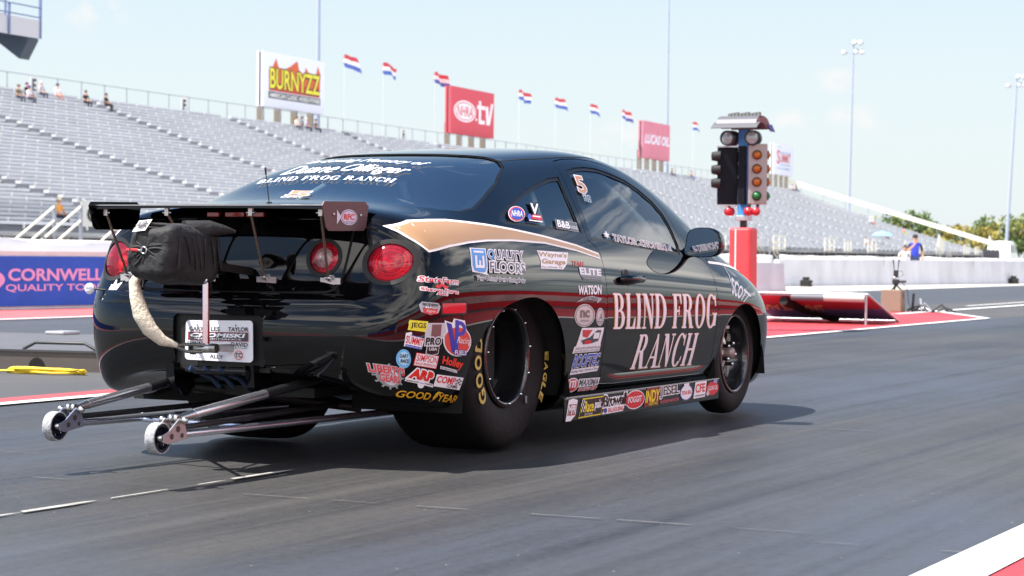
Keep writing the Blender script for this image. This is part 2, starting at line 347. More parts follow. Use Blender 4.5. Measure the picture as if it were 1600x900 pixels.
tag(b.build('lane_markings'), kind='structure')
b = MB(); random.seed(3); y = 4.2
while y < 7.2:
    l = random.uniform(.1, .55); w = random.uniform(.006, .022); x = -4.62+random.uniform(-.006, .006)
    v, f = poly2d([(x-w, y), (x+w*.6, y-.02), (x+w, y+l*.6), (x+w*.2, y+l), (x-w*.8, y+l*.8)]); b.add([(p, q, -.005) for p, q in v], f, M_wornwhite); y += l+random.uniform(.0, .12)
for x0, x1, yy, w in ((-5.3, -4.7, 6.62, .006), (-4.3, -2.2, 6.55, .007), (-2.1, XR, 6.36, .008), (-3.9, -3.0, 10.6, .006), (-6.8, -5.9, 7.4, .005)):
    x = x0
    while x < x1:
        l = random.uniform(.08, .3); w2 = w*random.uniform(.25, .8); v, f = poly2d([(x, yy-w2), (x+l, yy-w2*random.uniform(.2, 1)), (x+l*.9, yy+w2*.5), (x, yy+w2*.4)]); b.add([(p, q, -.005) for p, q in v], f, M_joint); x += l+random.uniform(0, .25)
tag(b.build('worn_lane_joints'), kind='structure')

# ------------------------------------------------------------------ barrier walls
M_wall = mat('white_concrete', (202, 204, 212), .75, noise=(1.5, .14, (1, 1, .35)), bump=(20, .1))
M_blue = mat('royal_blue_banner', (30, 84, 186), .6, noise=(2.5, .10))
def wall(name, p, q, h0, h1, label, m=M_wall, foot=.30, top=.18):
    """a jersey-type barrier from p to q"""
    p = Vector((*p, 0)); q = Vector((*q, 0)); d = (q-p).normalized(); n = Vector((d.y, -d.x, 0))   # n towards the strip
    b = MB()
    for (c, h) in ((p, h0), (q, h1)): pass
    prof = [(foot*.5, -.02), (foot*.5, .07), (top*.62, .30), (top*.5, 1.), (-top*.5, 1.), (-top*.62, .30), (-foot*.5, .07), (-foot*.5, -.02)]
    segs = max(1, int((q-p).length/6)); vv = []; k = len(prof)
    for i in range(segs+1):
        c = p.lerp(q, i/segs); h = h0+(h1-h0)*i/segs
        for a, z in prof: vv.append(c+n*a+Vector((0, 0, z*h if z > .1 else z)))
    ff = []
    for i in range(segs):
        for j in range(k): ff.append((i*k+j, i*k+(j+1) % k, (i+1)*k+(j+1) % k, (i+1)*k+j))
    ff += [tuple(range(k))[::-1], tuple(range(segs*k, segs*k+k))]
    b.add(vv, ff, m)
    for i in range(1, segs):                              # the joints between castings
        c = p.lerp(q, i/segs); h = h0+(h1-h0)*i/segs
        b.bar(c+n*(top*.5-.008)+Vector((0, 0, .3*h)), c+n*(top*.5-.008)+Vector((0, 0, h+.002)), .03, .024, mat('wall_joint', (120, 120, 126), .9), up=d)
    o = b.build(name); tag(o, label, 'wall'); return o, p, q, d, n
wa, p, q, d, n = wall('barrier_wall', (-23.1, -2.), (-18.28, 52.3), .86, .72, 'white concrete barrier wall behind the blue sponsor banner, left of the car')
wall('barrier_wall', (-21.95, 62.4), (-17.2, 90.), .80, .82, 'long pale concrete barrier wall in front of the standing man in blue')
wall('barrier_wall', (-17.2, 90.4), (-14.5, 330.), .82, .85, 'far end of the pale barrier wall running on past the right edge')
# banner on the near stretch of wall: its words are built standing proud of the cloth
def flat_text(b, s, org, ux, uz, x0, z0, x1, z1, m, bold=.0, shear=0., off=.004, serif=False, grow=0.):
    v, f = text2d(s, x0, z0, x1, z1, bold, shear, grow); n_ = Vector(ux).cross(Vector(uz)).normalized()
    b.add([Vector(org)+Vector(ux)*a+Vector(uz)*c+n_*off for a, c in v], f, m)
def flat_poly(b, poly, org, ux, uz, m, off=.004):
    v, f = union2d(poly) if isinstance(poly[0], list) else poly2d(poly); n_ = Vector(ux).cross(Vector(uz)).normalized()
    b.add([Vector(org)+Vector(ux)*a+Vector(uz)*c+n_*off for a, c in v], f, m)
Z = Vector((0, 0, 1))
t0 = p+d*2.0
root = empty('banner_sign', t0+n*.12, 0, 'blue banner with pink lettering on the far barrier wall left of the car', 'banner')
root.rotation_euler = (0, 0, atan2(d.y, d.x))
b = MB(); b.box((0, -.055, .035), (37., .0, .76), M_blue); b.build('cloth', root)
b = MB(); b.box((0, -.06, .775), (37., .0, .835), M_white); b.build('top_rail', root)
b = MB(); pink = mat('pink_lettering', (214, 158, 204), .6)
u27 = (25.05-t0.y)/d.y                                     # where the picture's left edge meets the wall
def wx(px): 
    return u27+px
tx = MB()
flat_text(tx, 'CORNWELL', (0, -.056, 0), (1, 0, 0), (0, 0, 1), wx(0.), .40, wx(2.02), .585, pink, .03)
flat_text(tx, 'QUALITY TOOLS', (0, -.056, 0), (1, 0, 0), (0, 0, 1), wx(-.05), .235, wx(2.15), .355, pink, .02)
flat_poly(tx, ringpolys(wx(-1.72), .42, 1.66, .31, .16, .03, n=40), (0, -.056, 0), (1, 0, 0), (0, 0, 1), pink)
flat_text(tx, 'CT', (0, -.056, 0), (1, 0, 0), (0, 0, 1), wx(-2.6), .25, wx(-.8), .58, pink, .03)
tx.build('lettering', root, fix=False)
# small dark boxes at the far wall's foot
for x, y, lb in ((-21.2, 63.0, 'small black box at the foot of the far barrier wall, left of the speaker box'), (-18.75, 79.2, 'small black box at the foot of the far barrier wall, near the right edge')):
    b = MB(); b.box((-.16, -.14, 0), (.16, .14, .20), mat('black_rubber', (22, 22, 24), .7)); b.box((-.10, -.09, .2), (.08, .09, .29), mat('black_rubber', (22, 22, 24), .7)); b.box((.16, -.05, .05), (.2, .05, .12), M_wornwhite)
    o = b.build('photocell_box', bevel=.02); o.location = (x, y, -.01); tag(o, lb, 'box', 'photocell boxes along the wall')
# the near wall, behind the camera: what the car's flank mirrors
wn, p, q, d, n = wall('barrier_wall', (2.5, 120.), (2.5, -60.), .95, .95, 'white barrier wall along the near side of the strip, behind the camera')
root = empty('banner_sign', (2.36, -6., 0), pi/2*-1, 'blue and red banner on the near barrier wall, behind the camera', 'banner')
root.rotation_euler = (0, 0, -pi/2)
b = MB(); b.box((-9., -.06, .44), (9., 0, 1.0), M_blue); b.build('cloth', root)
b = MB(); b.box((-9., -.06, .05), (9., 0, .435), mat('red_banner', (216, 34, 44), .6, noise=(2.5, .1))); b.build('cloth', root)
b = MB(); b.box((-95., -.055, .05), (-9.5, 0, 1.5), mat('red_banner', (216, 34, 44), .6, noise=(2.5, .1))); b.build('cloth', root); b = MB(); b.box((-95., -.062, .55), (-9.5, -.056, 1.12), mat('pink_white_panel', (214, 168, 166), .6, noise=(.8, .3))); b.build('panel', root)
tx = MB(); 
for k in range(3): flat_text(tx, 'HOME OF THE', (0, -.062, 0), (1, 0, 0), (0, 0, 1), -7.+k*5.4, .56, -3.+k*5.4, .88, M_white, .02)
tx.build('lettering', root, fix=False)

# ------------------------------------------------------------------ windscreen fence behind the walls
M_cloth = mat('white_windscreen', (236, 234, 238), .9, noise=(.9, .06, (1, 1, 3)))
def screen(name, pts, label, post_every=6.):
    root = empty(name, (pts[0][0], pts[0][1], 0), 0, label, 'fence'); o = Vector((pts[0][0], pts[0][1], 0))
    b = MB(); vv = []; ff = []; tot = 0
    P = [Vector((x, y, 0)) for x, y, h in pts]; H = [h for *_, h in pts]; n = 0; posts = []
    for i in range(len(P)-1):
        L = (P[i+1]-P[i]).length; k = max(2, int(L/.8))
        d = (P[i+1]-P[i]).normalized(); nn = Vector((d.y, -d.x, 0))
        for j in range(k+(i == len(P)-2)):
            t = j/k; c = P[i].lerp(P[i+1], t)-o; h = H[i]+(H[i+1]-H[i])*t; s = tot+L*t
            sag = .035*abs(sin(s/post_every*pi))**.7+.01*sin(s*2.1)
            for r in range(5):
                vv.append(c+nn*(.05*sin(s*1.7+r*.8)*sin(pi*r/4)+.015*sin(s*5.1+r))+Vector((0, 0, .12+(h-.12-sag)*r/4)))
        tot += L
        m = 0
        while m*post_every < L: posts.append((P[i]-o+d*m*post_every-nn*.05, H[i]+(H[i+1]-H[i])*m*post_every/L)); m += 1
    k = len(vv)//5
    for i in range(k-1):
        for r in range(4): ff.append((i*5+r, (i+1)*5+r, (i+1)*5+r+1, i*5+r+1))
    b.add(vv, ff, M_cloth, True); c = b.build('cloth', root)
    sm = c.modifiers.new('thick', 'SOLIDIFY'); sm.thickness = .01
    mp = mat('galvanised_post', (120, 122, 128), .5, .6)
    for c, h in posts: b = MB(); b.tube([c, c+Vector((0, 0, h+.03))], .03, mp, 8); b.build('post', root)
    return root
screen('windscreen_fence', [(-27.5, 8., 1.12), (-26.6, 27., 1.09), (-25., 48., 1.06), (-25.1, 71., .97)], 'white cloth windscreen fence behind the barrier wall on the left')
screen('windscreen_fence', [(-25.2, 72., .97), (-23.4, 90., .95), (-22., 125., .90)], 'white cloth windscreen fence right behind the standing man in blue', 7.)
# ------------------------------------------------------------------ grandstand
ST_O = Vector((-55.9, 68.4, 0)); ST_A = atan2(.9965, -.084)
def st(s, t, z): return ST_O+Vector((-.084*s-.9965*t, .9965*s-.084*t, z))
NR = 38; RUN = .76
zr = [2.0]
for j in range(NR-1): zr.append(zr[-1]+.19+.1*j/37)
S0, S1 = -34., 237.; AIS = [49+19*k for k in range(-4, 10)]; AW = .75
M_alu = mat('bench_aluminium', (202, 204, 210), .5, .0, noise=(.35, .12, (1, 3, 3)))
M_ris = mat('deck_aluminium', (150, 151, 156), .6, .0, noise=(.4, .18))
M_step = mat('aisle_step', (92, 86, 76), .7, noise=(1., .1))
M_brk = mat('white_bracket', (240, 238, 232), .6)
M_rail = mat('galvanised_rail', (150, 154, 166), .45, .4)
M_wrail = mat('white_rail', (226, 222, 208), .55)
stand = empty('grandstand', ST_O, ST_A, 'long grey aluminium grandstand rising behind the far barrier wall', 'grandstand')
segs = []; x = S0
for a in AIS: 
    if a-AW > x: segs.append((x, a-AW)); x = a+AW
segs.append((x, S1))
for i in range(NR):
    t = RUN*i; z = zr[i]; b = MB()
    for s0, s1 in segs:
        b.box((s0, t, z-.13), (s1, t+.28, z), M_alu)
        k = s0+1.15+(.35 if i % 2 else 0)*0
        while k < s1-.3: b.box((k, t-.035, z-.30), (k+.055, t+.04, z-.02), M_brk); k += 2.3
    b.build('bench', stand, fix=False)
    zt = zr[i+1]-.40 if i < NR-1 else z-.1; zb = z-.40
    b = MB(); b.box((S0, t-.20, zb-.05), (S1, t+.52, zb), M_ris); b.box((S0, t+.52, zb-.05), (S1, t+.56, zt), M_ris); b.build('deck', stand, fix=False)
random.seed(5)
for a in AIS:
    b = MB()
    for i in range(NR-1):
        zb = zr[i]-.40; r = zr[i+1]-zr[i]
        b.box((a-AW+.05, RUN*i+.14, zb+.001), (a+AW-.05, RUN*i+.51, zb+r/2), M_step)
        b.box((a-.10, RUN*i-.02, zb), (a-.065, RUN*i+.03, zb+.30), M_rail)
    b.build('aisle_stair', stand, fix=False)
# back rail, end rail and the front walkway
zt = zr[-1]+1.07; b = MB(); b.bar((S0, 28.95, zt), (S1, 28.95, zt), .05, .05, M_rail); b.build('back_rail', stand)
k = S0
n = 0
while k < S1+.1:
    b = MB(); b.bar((k, 28.95, zr[-1]-.6), (k, 28.95, zt), .06, .06, M_rail, up=(1, 0, 0)); b.build('rail_post', stand); k += 2.8; n += 1
b = MB(); b.bar((S1+.15, 28.9, zt+.1), (S1+.15, -1.2, 3.0), .35, .62, M_wrail); b.build('end_rail', stand)
for j in range(9):
    t = 27-3.3*j; zz = zr[max(0, min(NR-1, int(t/RUN)))]; b = MB(); b.bar((S1+.12, t, zz-.5), (S1+.12, t, 3.0+(zt-3.0)*(t+1.2)/30.1), .07, .07, M_rail, up=(1, 0, 0)); b.build('end_post', stand)
b = MB(); b.box((S0, -2.2, 1.38), (S1, -.21, 1.5), M_ris); b.build('walkway', stand)
b = MB(); b.box((S0, -.2, 0), (S1, -.1, 1.37), mat('stand_base_grey', (96, 95, 96), .8));  # plain mid grey panel below the walkway
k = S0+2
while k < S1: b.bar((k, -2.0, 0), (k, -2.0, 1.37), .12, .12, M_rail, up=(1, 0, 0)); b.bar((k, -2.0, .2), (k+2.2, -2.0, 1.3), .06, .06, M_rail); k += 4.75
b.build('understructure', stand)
def guard(s0, s1, zlo=1.52, zhi=2.72, t=-2.15):
    b = MB()
    for z in (zhi, (zlo+zhi)/2+.08, zlo+.16): b.bar((s0, t, z), (s1, t, z), .05, .16 if z != zhi else .1, M_wrail)
    for s in (s0, s1, (s0+s1)/2): b.bar((s, t, zlo-.1), (s, t, zhi), .07, .07, M_wrail, up=(1, 0, 0))
    b.build('guard_rail', stand)
for k in range(1, 13):
    s = 19*k-2; guard(s-1.9, s+2.1)
    if k % 2: guard(s+6.5, s+9.3, 1.52, 2.5)
# front entry stairs, each a thing in front of the walkway
def entry_stair(s, rise, label):
    root = empty('entry_stair', st(s, -2.3, 0), ST_A, label, 'stairs', 'entry stairs along the stand front')
    d = 1 if rise > 0 else -1
    b = MB()
    for i in range(7): b.box((d*(i*.30-2.1)-.15, -1.2, i*.21+.0), (d*(i*.30-2.1)+.15, 0, i*.21+.05), M_step)
    b.build('steps', root)
    for y in (-1.2, 0.0):
        for h in (2.45, 1.9): b = MB(); b.tube([(d*-2.6, y, h-1.35), (d*.3, y, h+.1)], .05, M_wrail, 8); b.build('handrail', root)
        for xx in (-2.6, .3): b = MB(); b.bar((d*xx, y, 0), (d*xx, y, 1.15 if xx < 0 else 2.6), .11, .11, M_rail, up=(1, 0, 0)); b.build('post', root)
    return root
entry_stair(-.8, 1, 'aluminium entry stair with slanting handrails at the far left of the stand')
entry_stair(5.2, 1, 'aluminium entry stair with slanting handrails left of the letter C sign')
entry_stair(104., -1, 'white railed entry stair just right of the red padded column')
entry_stair(186., -1, 'white railed entry stair behind the man in the blue vest')
# lettered section signs
def sec_sign(s, t, z, ch, label, w=.85, h=1.2):
    b = MB(); b.box((-w/2, 0, -h/2), (w/2, .04, h/2), M_white); flat_text(b, ch, (0, 0, 0), (1, 0, 0), (0, 0, 1), -w*.27, -h*.34, w*.27, h*.34, mat('sign_black', (40, 40, 46), .6), .03)
    o = b.build('section_sign', fix=False); o.location = st(s, t, z); o.rotation_euler = (0, 0, ST_A); tag(o, label, 'sign', 'lettered section signs on the stand')
for ch, s in (('E', 44.5), ('F', 63.3), ('G', 81.7), ('H', 101.2)):
    sec_sign(s, 28.9, zt-.62, ch, 'white section sign lettered %s on the rail along the top of the stand' % ch)
sec_sign(2.1, -2.4, 2.3, 'C', 'white section sign lettered C at the foot of the stand, left of the car wing', 1.7, 1.0)
for (s, w, h, lb) in ((178., 3.2, 1.5, 'blank white board tilted on a post before the stand, left of the blue vest'), (214., 4.0, 1.9, 'blank white board tilted on a post before the stand, near the white van')):
    b = MB(); M = Matrix.Rotation(radians(14), 4, 'Y'); b.box((-w/2, 0, -h/2), (w/2, .08, h/2), M_wrail, M); b.bar((0, .1, -3), (0, .1, 0), .12, .12, M_rail, up=(1, 0, 0))
    o = b.build('notice_board'); o.location = st(s, -4.2, 2.6); o.rotation_euler = (0, 0, ST_A); tag(o, lb, 'board')

# ------------------------------------------------------------------ billboards behind the top rail
M_post = mat('board_post', (122, 112, 100), .7); M_side = mat('board_side', (70, 72, 78), .6)
def billboard(s0, s1, z0, z1, face, label, draw):
    root = empty('billboard', st((s0+s1)/2, 30.0, 0), ST_A, label, 'billboard', 'billboards along the top of the stand'); w = s1-s0
    b = MB(); b.box((-w/2, 0, z0), (w/2, .2, z1), face); b.build('panel', root)
    b = MB(); b.box((-w/2, .40, z0), (w/2, .56, z1), face); b.box((-w/2+.06, .201, z0+.1), (w/2-.06, .399, z1-.1), M_side); b.build('rear_panel', root)
    for k in range(4): x = -w/2+w*(.09+.27*k); b = MB(); b.bar((x, .74, 0), (x, .74, z0+1.), .5, .28, M_post, up=(1, 0, 0)); b.build('post', root)
    b = MB(); draw(b, -w/2, z0, w, z1-z0); b.build('lettering', root, fix=False)
    return root
UX, UZ = (1, 0, 0), (0, 0, 1)
def T(b, s, x0, z0, x1, z1, col, bold=.0, shear=0., off=.01, grow=0.): flat_text(b, s, (0, 0, 0), UX, UZ, x0, z0, x1, z1, mat('board_ink_%d_%d_%d' % col, col, .7), bold, shear, off, False, grow)
def Pg(b, poly, col, off=.008): flat_poly(b, poly, (0, 0, 0), UX, UZ, mat('board_ink_%d_%d_%d' % col, col, .7), off)
def burn(b, x, z, w, h):
    X = lambda u: x+u*w; Y = lambda v: z+v*h
    fl = [(.09, .30), (.085, .66), (.13, .70), (.20, .90), (.24, .74), (.34, .73), (.42, .79), (.54, .92), (.57, .76), (.66, .68), (.68, .84), (.72, .75), (.85, .70), (.885, .90), (.93, .74), (.92, .30)]
    Pg(b, [(X(u), Y(v)) for u, v in fl], (206, 96, 52), .008)
    Pg(b, [(X(u), Y(v)) for u, v in [(.1, .3), (.095, .45), (.2, .52), (.3, .4), (.4, .5), (.5, .38), (.62, .5), (.75, .4), (.9, .5), (.92, .3)]], (196, 60, 44), .014)
    T(b, 'BURNYZZ', X(.10), Y(.34), X(.915), Y(.71), (60, 56, 50), .03, 0, .02, .045); T(b, 'BURNYZZ', X(.10), Y(.34), X(.915), Y(.71), (228, 214, 60), .02, 0, .03)
    Pg(b, rc(X(.08), Y(.16), X(.93), Y(.285)), (70, 74, 74), .02); T(b, 'AMERICAN CLASSIC HORSE POWER', X(.095), Y(.18), X(.92), Y(.265), (236, 236, 236), .02, 0, .03)
def tv(b, x, z, w, h):
    X = lambda u: x+u*w; Y = lambda v: z+v*h; wh = (238, 232, 236)
    Pg(b, ell(X(.32), Y(.50), .25*w, .23*h, 40), wh, .008); Pg(b, ringpolys(X(.32), Y(.50), .225*w, .195*h, .012*w, .02*h, n=40), (205, 52, 66), .016)
    T(b, 'NHRA', X(.14), Y(.39), X(.5), Y(.61), (205, 52, 66), .01, .15, .018); Pg(b, ell(X(.585), Y(.36), .02*w, .03*h), wh)
    Pg(b, [rc(X(.64), Y(.34), X(.69), Y(.78)), rc(X(.60), Y(.60), X(.79), Y(.68)), rc(X(.64), Y(.28), X(.78), Y(.36)), [(X(.80), Y(.68)), (X(.86), Y(.68)), (X(.87), Y(.40)), (X(.93), Y(.76)), (X(.98), Y(.76)), (X(.90), Y(.28)), (X(.82), Y(.28))]], wh)
def lucas(b, x, z, w, h): T(b, 'LUCAS OIL', x+.07*w, z+.40*h, x+.97*w, z+.66*h, (226, 228, 240), .03, .25)
def summit(b, x, z, w, h):
    X = lambda u: x+u*w; Y = lambda v: z+v*h; rd = (198, 84, 96); bl = (120, 150, 200)
    T(b, 'UMMIT', X(.33), Y(.40), X(.86), Y(.70), rd, .02); T(b, 'S', X(.16), Y(.34), X(.32), Y(.80), rd, .02)
    Pg(b, [rc(X(.32), Y(.72), X(.88), Y(.745)), rc(X(.32), Y(.32), X(.88), Y(.345)), rc(X(.2), Y(.88), X(.4), Y(.90))], bl); T(b, 'RACING EQUIPMENT', X(.15), Y(.17), X(.85), Y(.24), bl, .01)
M_bw = mat('board_white', (222, 224, 238), .7); M_br = mat('board_red', (206, 74, 88), .7); M_bp = mat('board_faded_red', (206, 122, 140), .7, noise=(.5, .05))
billboard(77.2, 87.8, 12.2, 16.5, M_bw, 'white billboard with a yellow and orange flaming horse power advertisement', burn)
billboard(114.2, 125., 12.2, 16.6, M_br, 'red billboard with a white oval badge and the letters tv', tv)
billboard(172., 182.6, 12.5, 16.9, M_bp, 'faded pinkish red billboard left of the starting lights', lucas)
billboard(232.6, 244., 12.9, 17.4, M_bw, 'white billboard with small red lettering just right of the starting lights', summit)

# ------------------------------------------------------------------ flags and light poles behind the stand
def flag(s, zt, k):
    root = empty('flag', st(s, 32.0, 0), ST_A, FLAB[k], 'flag', 'red, white and blue flags along the top of the stand')
    b = MB(); b.tube([(0, 0, 0), (0, 0, zt+.05)], .011, mat('flag_pole', (222, 226, 232), .5), 6); b.build('pole', root)
    b = MB(); w, h, n = 3.3, 1.05, 14; rnd = random.Random(k*11+2); ph = rnd.uniform(0, 6); droop = rnd.uniform(.05, .6)
    cols = [mat('flag_blue', (84, 108, 186), .8), mat('flag_white', (238, 236, 236), .8), mat('flag_red', (204, 70, 80), .8)]
    for c in range(3):
        vv = []; ff = []
        for i in range(n+1):
            for j in range(3):
                u = i/n; v = (c+j/2)/3; vv.append((u*w*(1-.12*droop), .28*u*sin(u*6+ph+v*2)+.1*sin(u*11+v*3), zt-h+v*h-droop*u*u*.9-.10*u*sin(u*8+ph)+(.12*(1-v) if u > .85 else 0)*droop))
        for i in range(n):
            for j in range(2): ff.append((i*3+j, (i+1)*3+j, (i+1)*3+j+1, i*3+j+1))
        b.add(vv, ff, cols[c], True)
    b.build('cloth', root, fix=False)
FLAB = ['waving flag right beside the flaming white billboard, first of the row', 'waving flag second from the flaming white billboard', 'waving flag just left of the red tv billboard', 'waving flag first to the right of the red tv billboard', 'waving flag over the car roof, second to the right of the red tv billboard', 'waving flag over the car roof, two to the left of the faded red billboard', 'waving flag just left of the faded red billboard', 'waving flag alone between the faded red billboard and the starting lights']
for k, (s, zt_) in enumerate(((95.6, 17.9), (103.5, 17.9), (115., 18.), (136.8, 17.95), (147.6, 17.9), (159., 18.), (170.3, 18.1), (199., 18.4))): flag(s, zt_, k)
M_pole = mat('steel_pole', (160, 170, 192), .5, .1)
def tall_pole(s, t, r, h, label, heads=False, lean=0.):
    root = empty('light_pole', st(s, t, 0), 0, label, 'light pole')
    b = MB(); b.tube([(0, 0, 0), (lean*.5, 0, h/2), (lean, 0, h)], r, M_pole, 12, radii=[r*.95, r*.75, r*.5]); b.build('pole', root)
    b = MB(); b.bar((lean-1.6, 0, h), (lean+1.6, 0, h), .14, .14, M_pole); b.bar((lean-1.2, 0, h-1.6), (lean+1.2, 0, h-1.6), .14, .14, M_pole); b.build('crossarm', root)
    for x, z, a in ((-1.5, -1.5, .5), (.2, .1, -.4), (1.3, .0, .5), (.6, -1.4, .3), (1.5, -1.5, -.3)):
        b = MB(); M = Matrix.Rotation(a, 4, 'Z') @ Matrix.Rotation(-.5, 4, 'X'); b.lathe([(.02, .45), (.26, .40), (.46, 0), (.48, -.1), (.02, -.12)], mat('lamp_housing', (190, 194, 200), .4, .3), (lean+x, -.3, h+z), 'y', 14, M); b.build('floodlight', root)
    return root
tall_pole(93.6, 33.5, .26, 33, 'thick pale steel pole rising behind the flaming white billboard')
tall_pole(195.8, 34.5, .22, 42, 'slim steel pole rising behind the faded red billboard')
def pole_at(x, y, r, h, label, lean):
    o = tall_pole(0, 0, r, h, label, True, lean); o.location = (x, y, 0); return o
pole_at(-109.4, 345.9, .27, 36.2, 'tall floodlight pole rising behind the sloping end rail of the stand', .6)
pole_at(-96., 398.7, .34, 34.3, 'tall floodlight pole in front of the trees near the right edge', 1.7)

# ------------------------------------------------------------------ raised stand corner at the top left
root = empty('upper_stand', (-60.55, 75.9, .42), ST_A, 'corner of a raised railed bleacher jutting into the sky at the top left', 'bleacher')
zf = 9.62; b = MB(); b.box((-14, 0, zf), (0, .06, zf+.78), mat('upper_fascia', (196, 196, 204), .6)); b.build('fascia', root)
for i in range(4):
    b = MB(); b.box((-14, .5+.8*i, zf+.75+.38*i), (-1.2-.9*i*0-.6*(i > 0), .82+.8*i, zf+.82+.38*i), M_alu); b.box((-14, .1+.8*i, zf+.3+.38*i), (-.25, .9+.8*i, zf+.36+.38*i), M_ris); b.box((-14, .86+.8*i, zf+.36+.38*i), (-.25, .9+.8*i, zf+.70+.38*i), M_ris); b.build('bench', root)
M_br2 = mat('blue_grey_rail', (112, 124, 164), .5, .2)
b = MB(); b.bar((-14, 0, zf+2.05), (0, 0, zf+2.05), .05, .05, M_br2) if False else None
b.bar((0, 0, zf+2.02), (0, 3.6, zf+3.7), .06, .06, M_br2); b.bar((0, 0, zf), (0, 0, zf+2.02), .1, .1, M_br2, up=(1, 0, 0)); b.bar((0, 1.8, zf+.5), (0, 1.8, zf+2.85), .08, .08, M_br2, up=(1, 0, 0)); b.bar((0, 3.6, zf+1.), (0, 3.6, zf+3.7), .08, .08, M_br2, up=(1, 0, 0)); b.build('end_rail', root)
b = MB(); b.bar((-14, -.05, zf+1.32), (0, -.05, zf+1.32), .05, .05, M_br2); b.bar((-14, -.05, zf+.90), (0, -.05, zf+.90), .05, .05, M_br2)
for x in (-2.4, -4.8, -7.2, -9.6, -12): b.bar((x, -.05, zf), (x, -.05, zf+1.34), .09, .09, M_br2, up=(1, 0, 0))
b.build('front_rail', root)
for x in (-.1, -3.0, -6.2): b = MB(); b.prism([(0.02, zf-.02), (0.02, zf-.10), (.5, zf-.92), (3.0, zf+.8), (3.0, zf+.9)], x-.75, x, mat('dark_steel', (58, 70, 84), .6)); b.build('bracket', root)
b = MB(); b.bar((-8., 1.5, 0), (-8., 1.5, zf+.2), .4, .4, M_br2, up=(1, 0, 0)); b.bar((-13., 1.5, 0), (-13., 1.5, zf+.2), .4, .4, M_br2, up=(1, 0, 0)); b.build('column', root)

# ------------------------------------------------------------------ starting-light tree
root = empty('starting_light_tree', (-9.0, 24.4, -.006), 0, 'starting light tower with blue post, amber lamps and red padded foot', 'starting lights')
mp_ = mat('red_pad_vinyl', (212, 62, 68), .5, noise=(4., .08), bump=(7, .25))
b = MB(); b.box((-.135, -.135, 0), (.135, .135, 1.215), mp_); b.build('foot_pad', root, .03)
b = MB(); b.box((-.055, -.141, .02), (-.04, -.1345, 1.2), mat('white_tape', (232, 226, 224), .6)); b.build('pad_seam', root)
M_lb = mat('sky_blue_paint', (62, 138, 206), .5)
b = MB(); b.box((-.062, -.05, 1.33), (.062, .05, 2.38), M_lb); b.bar((0, 0, 1.2), (0, 0, 1.34), .07, .07, mat('black_metal', (24, 24, 26), .5), up=(1, 0, 0)); b.box((-.085, -.07, 1.30), (.085, .07, 1.36), mat('silver_metal', (190, 192, 196), .35, .8)); b.build('post', root, .006)
M_pan = mat('lamp_panel_grey', (150, 140, 138), .6, noise=(6., .08)); M_pand = mat('lamp_panel_dark', (5, 9, 22), .6, spec=.2)
amber = mat('amber_lens', (168, 88, 14), .3); green = mat('green_lens', (24, 104, 50), .25); redl = mat('red_lens', (186, 34, 46), .3)
pan = MB(); pan.box((.052, -.16, 1.49), (.272, -.06, 2.205), M_pan); pan = pan.build('lamp_panel', root, .012); pan.rotation_euler = (0, 0, radians(20))
b = MB(); b.box((-.03, -.13, 1.49), (.052, .06, 2.18), M_pand); b.build('side_plate', root)
def lamp(b, c, r, m, ring=True, M=None):
    M = M or Matrix()
    prof = [(.001, -.035), (r*.55, -.028), (r*.95, -.002), (r, .01)]
    b.lathe(prof, m, c, 'y', 20, M); 
    if ring: b.lathe([(r, .012), (r*1.12, .012), (r*1.12, -.012), (r, -.012)], mat('black_rubber', (22, 22, 24), .7), c, 'y', 20, M)
for z, m in ((2.075, amber), (1.91, amber), (1.755, amber), (1.59, green)):
    b = MB(); lamp(b, (.150, -.165, z), .050, m); b.build('lamp', pan)
    b = MB(); lamp(b, (.275, -.10, z), .045, m, True, Matrix.Rotation(radians(80), 4, 'Z')); b.build('lamp', pan)
pan2 = MB(); M = Matrix.Rotation(radians(24), 4, 'Z'); pan2.box((-.315, -.02, 1.485), (-.075, .08, 2.17), M_pand, M); pan2 = pan2.build('lamp_panel', root, .01)
b = MB(); b.box((-.32, -.03, 1.47), (-.07, .09, 1.487), mat('silver_metal', (190, 192, 196), .35, .8), M); b.box((-.32, -.03, 2.168), (-.07, .09, 2.185), mat('silver_metal', (190, 192, 196), .35, .8), M); b.build('panel_trim', pan2)
for z in (2.06, 1.90, 1.74):
    for a, x, y in ((-78, -.325, .0), (-60, -.055, .12)):
        b = MB(); Mr = Matrix.Rotation(radians(a), 4, 'Z'); c = M @ Vector((x, y-.02, z)); b.lathe([(.001, -.07), (.05, -.06), (.062, 0), (.062, .05)], mat('black_rubber', (22, 22, 24), .7), c, 'y', 16, Mr); b.build('lamp', pan2)
for x, a in ((-.165, -8), (.145, 10)):
    b = MB(); Mr = Matrix.Rotation(radians(a), 4, 'Z'); c = Vector((x, -.14, 2.275))
    b.lathe([(.075, -.01), (.09, -.02), (.094, .16), (.05, .22)], mat('lamp_can', (44, 46, 58), .35, .3), c, 'y', 22, Mr); h = b.build('staging_lamp', root)
    b = MB(); b.lathe([(.001, -.02), (.045, -.012), (.076, .0)], mat('clear_lens', (150, 160, 160), .12, .2), c, 'y', 22, Mr); b.build('lens', h)
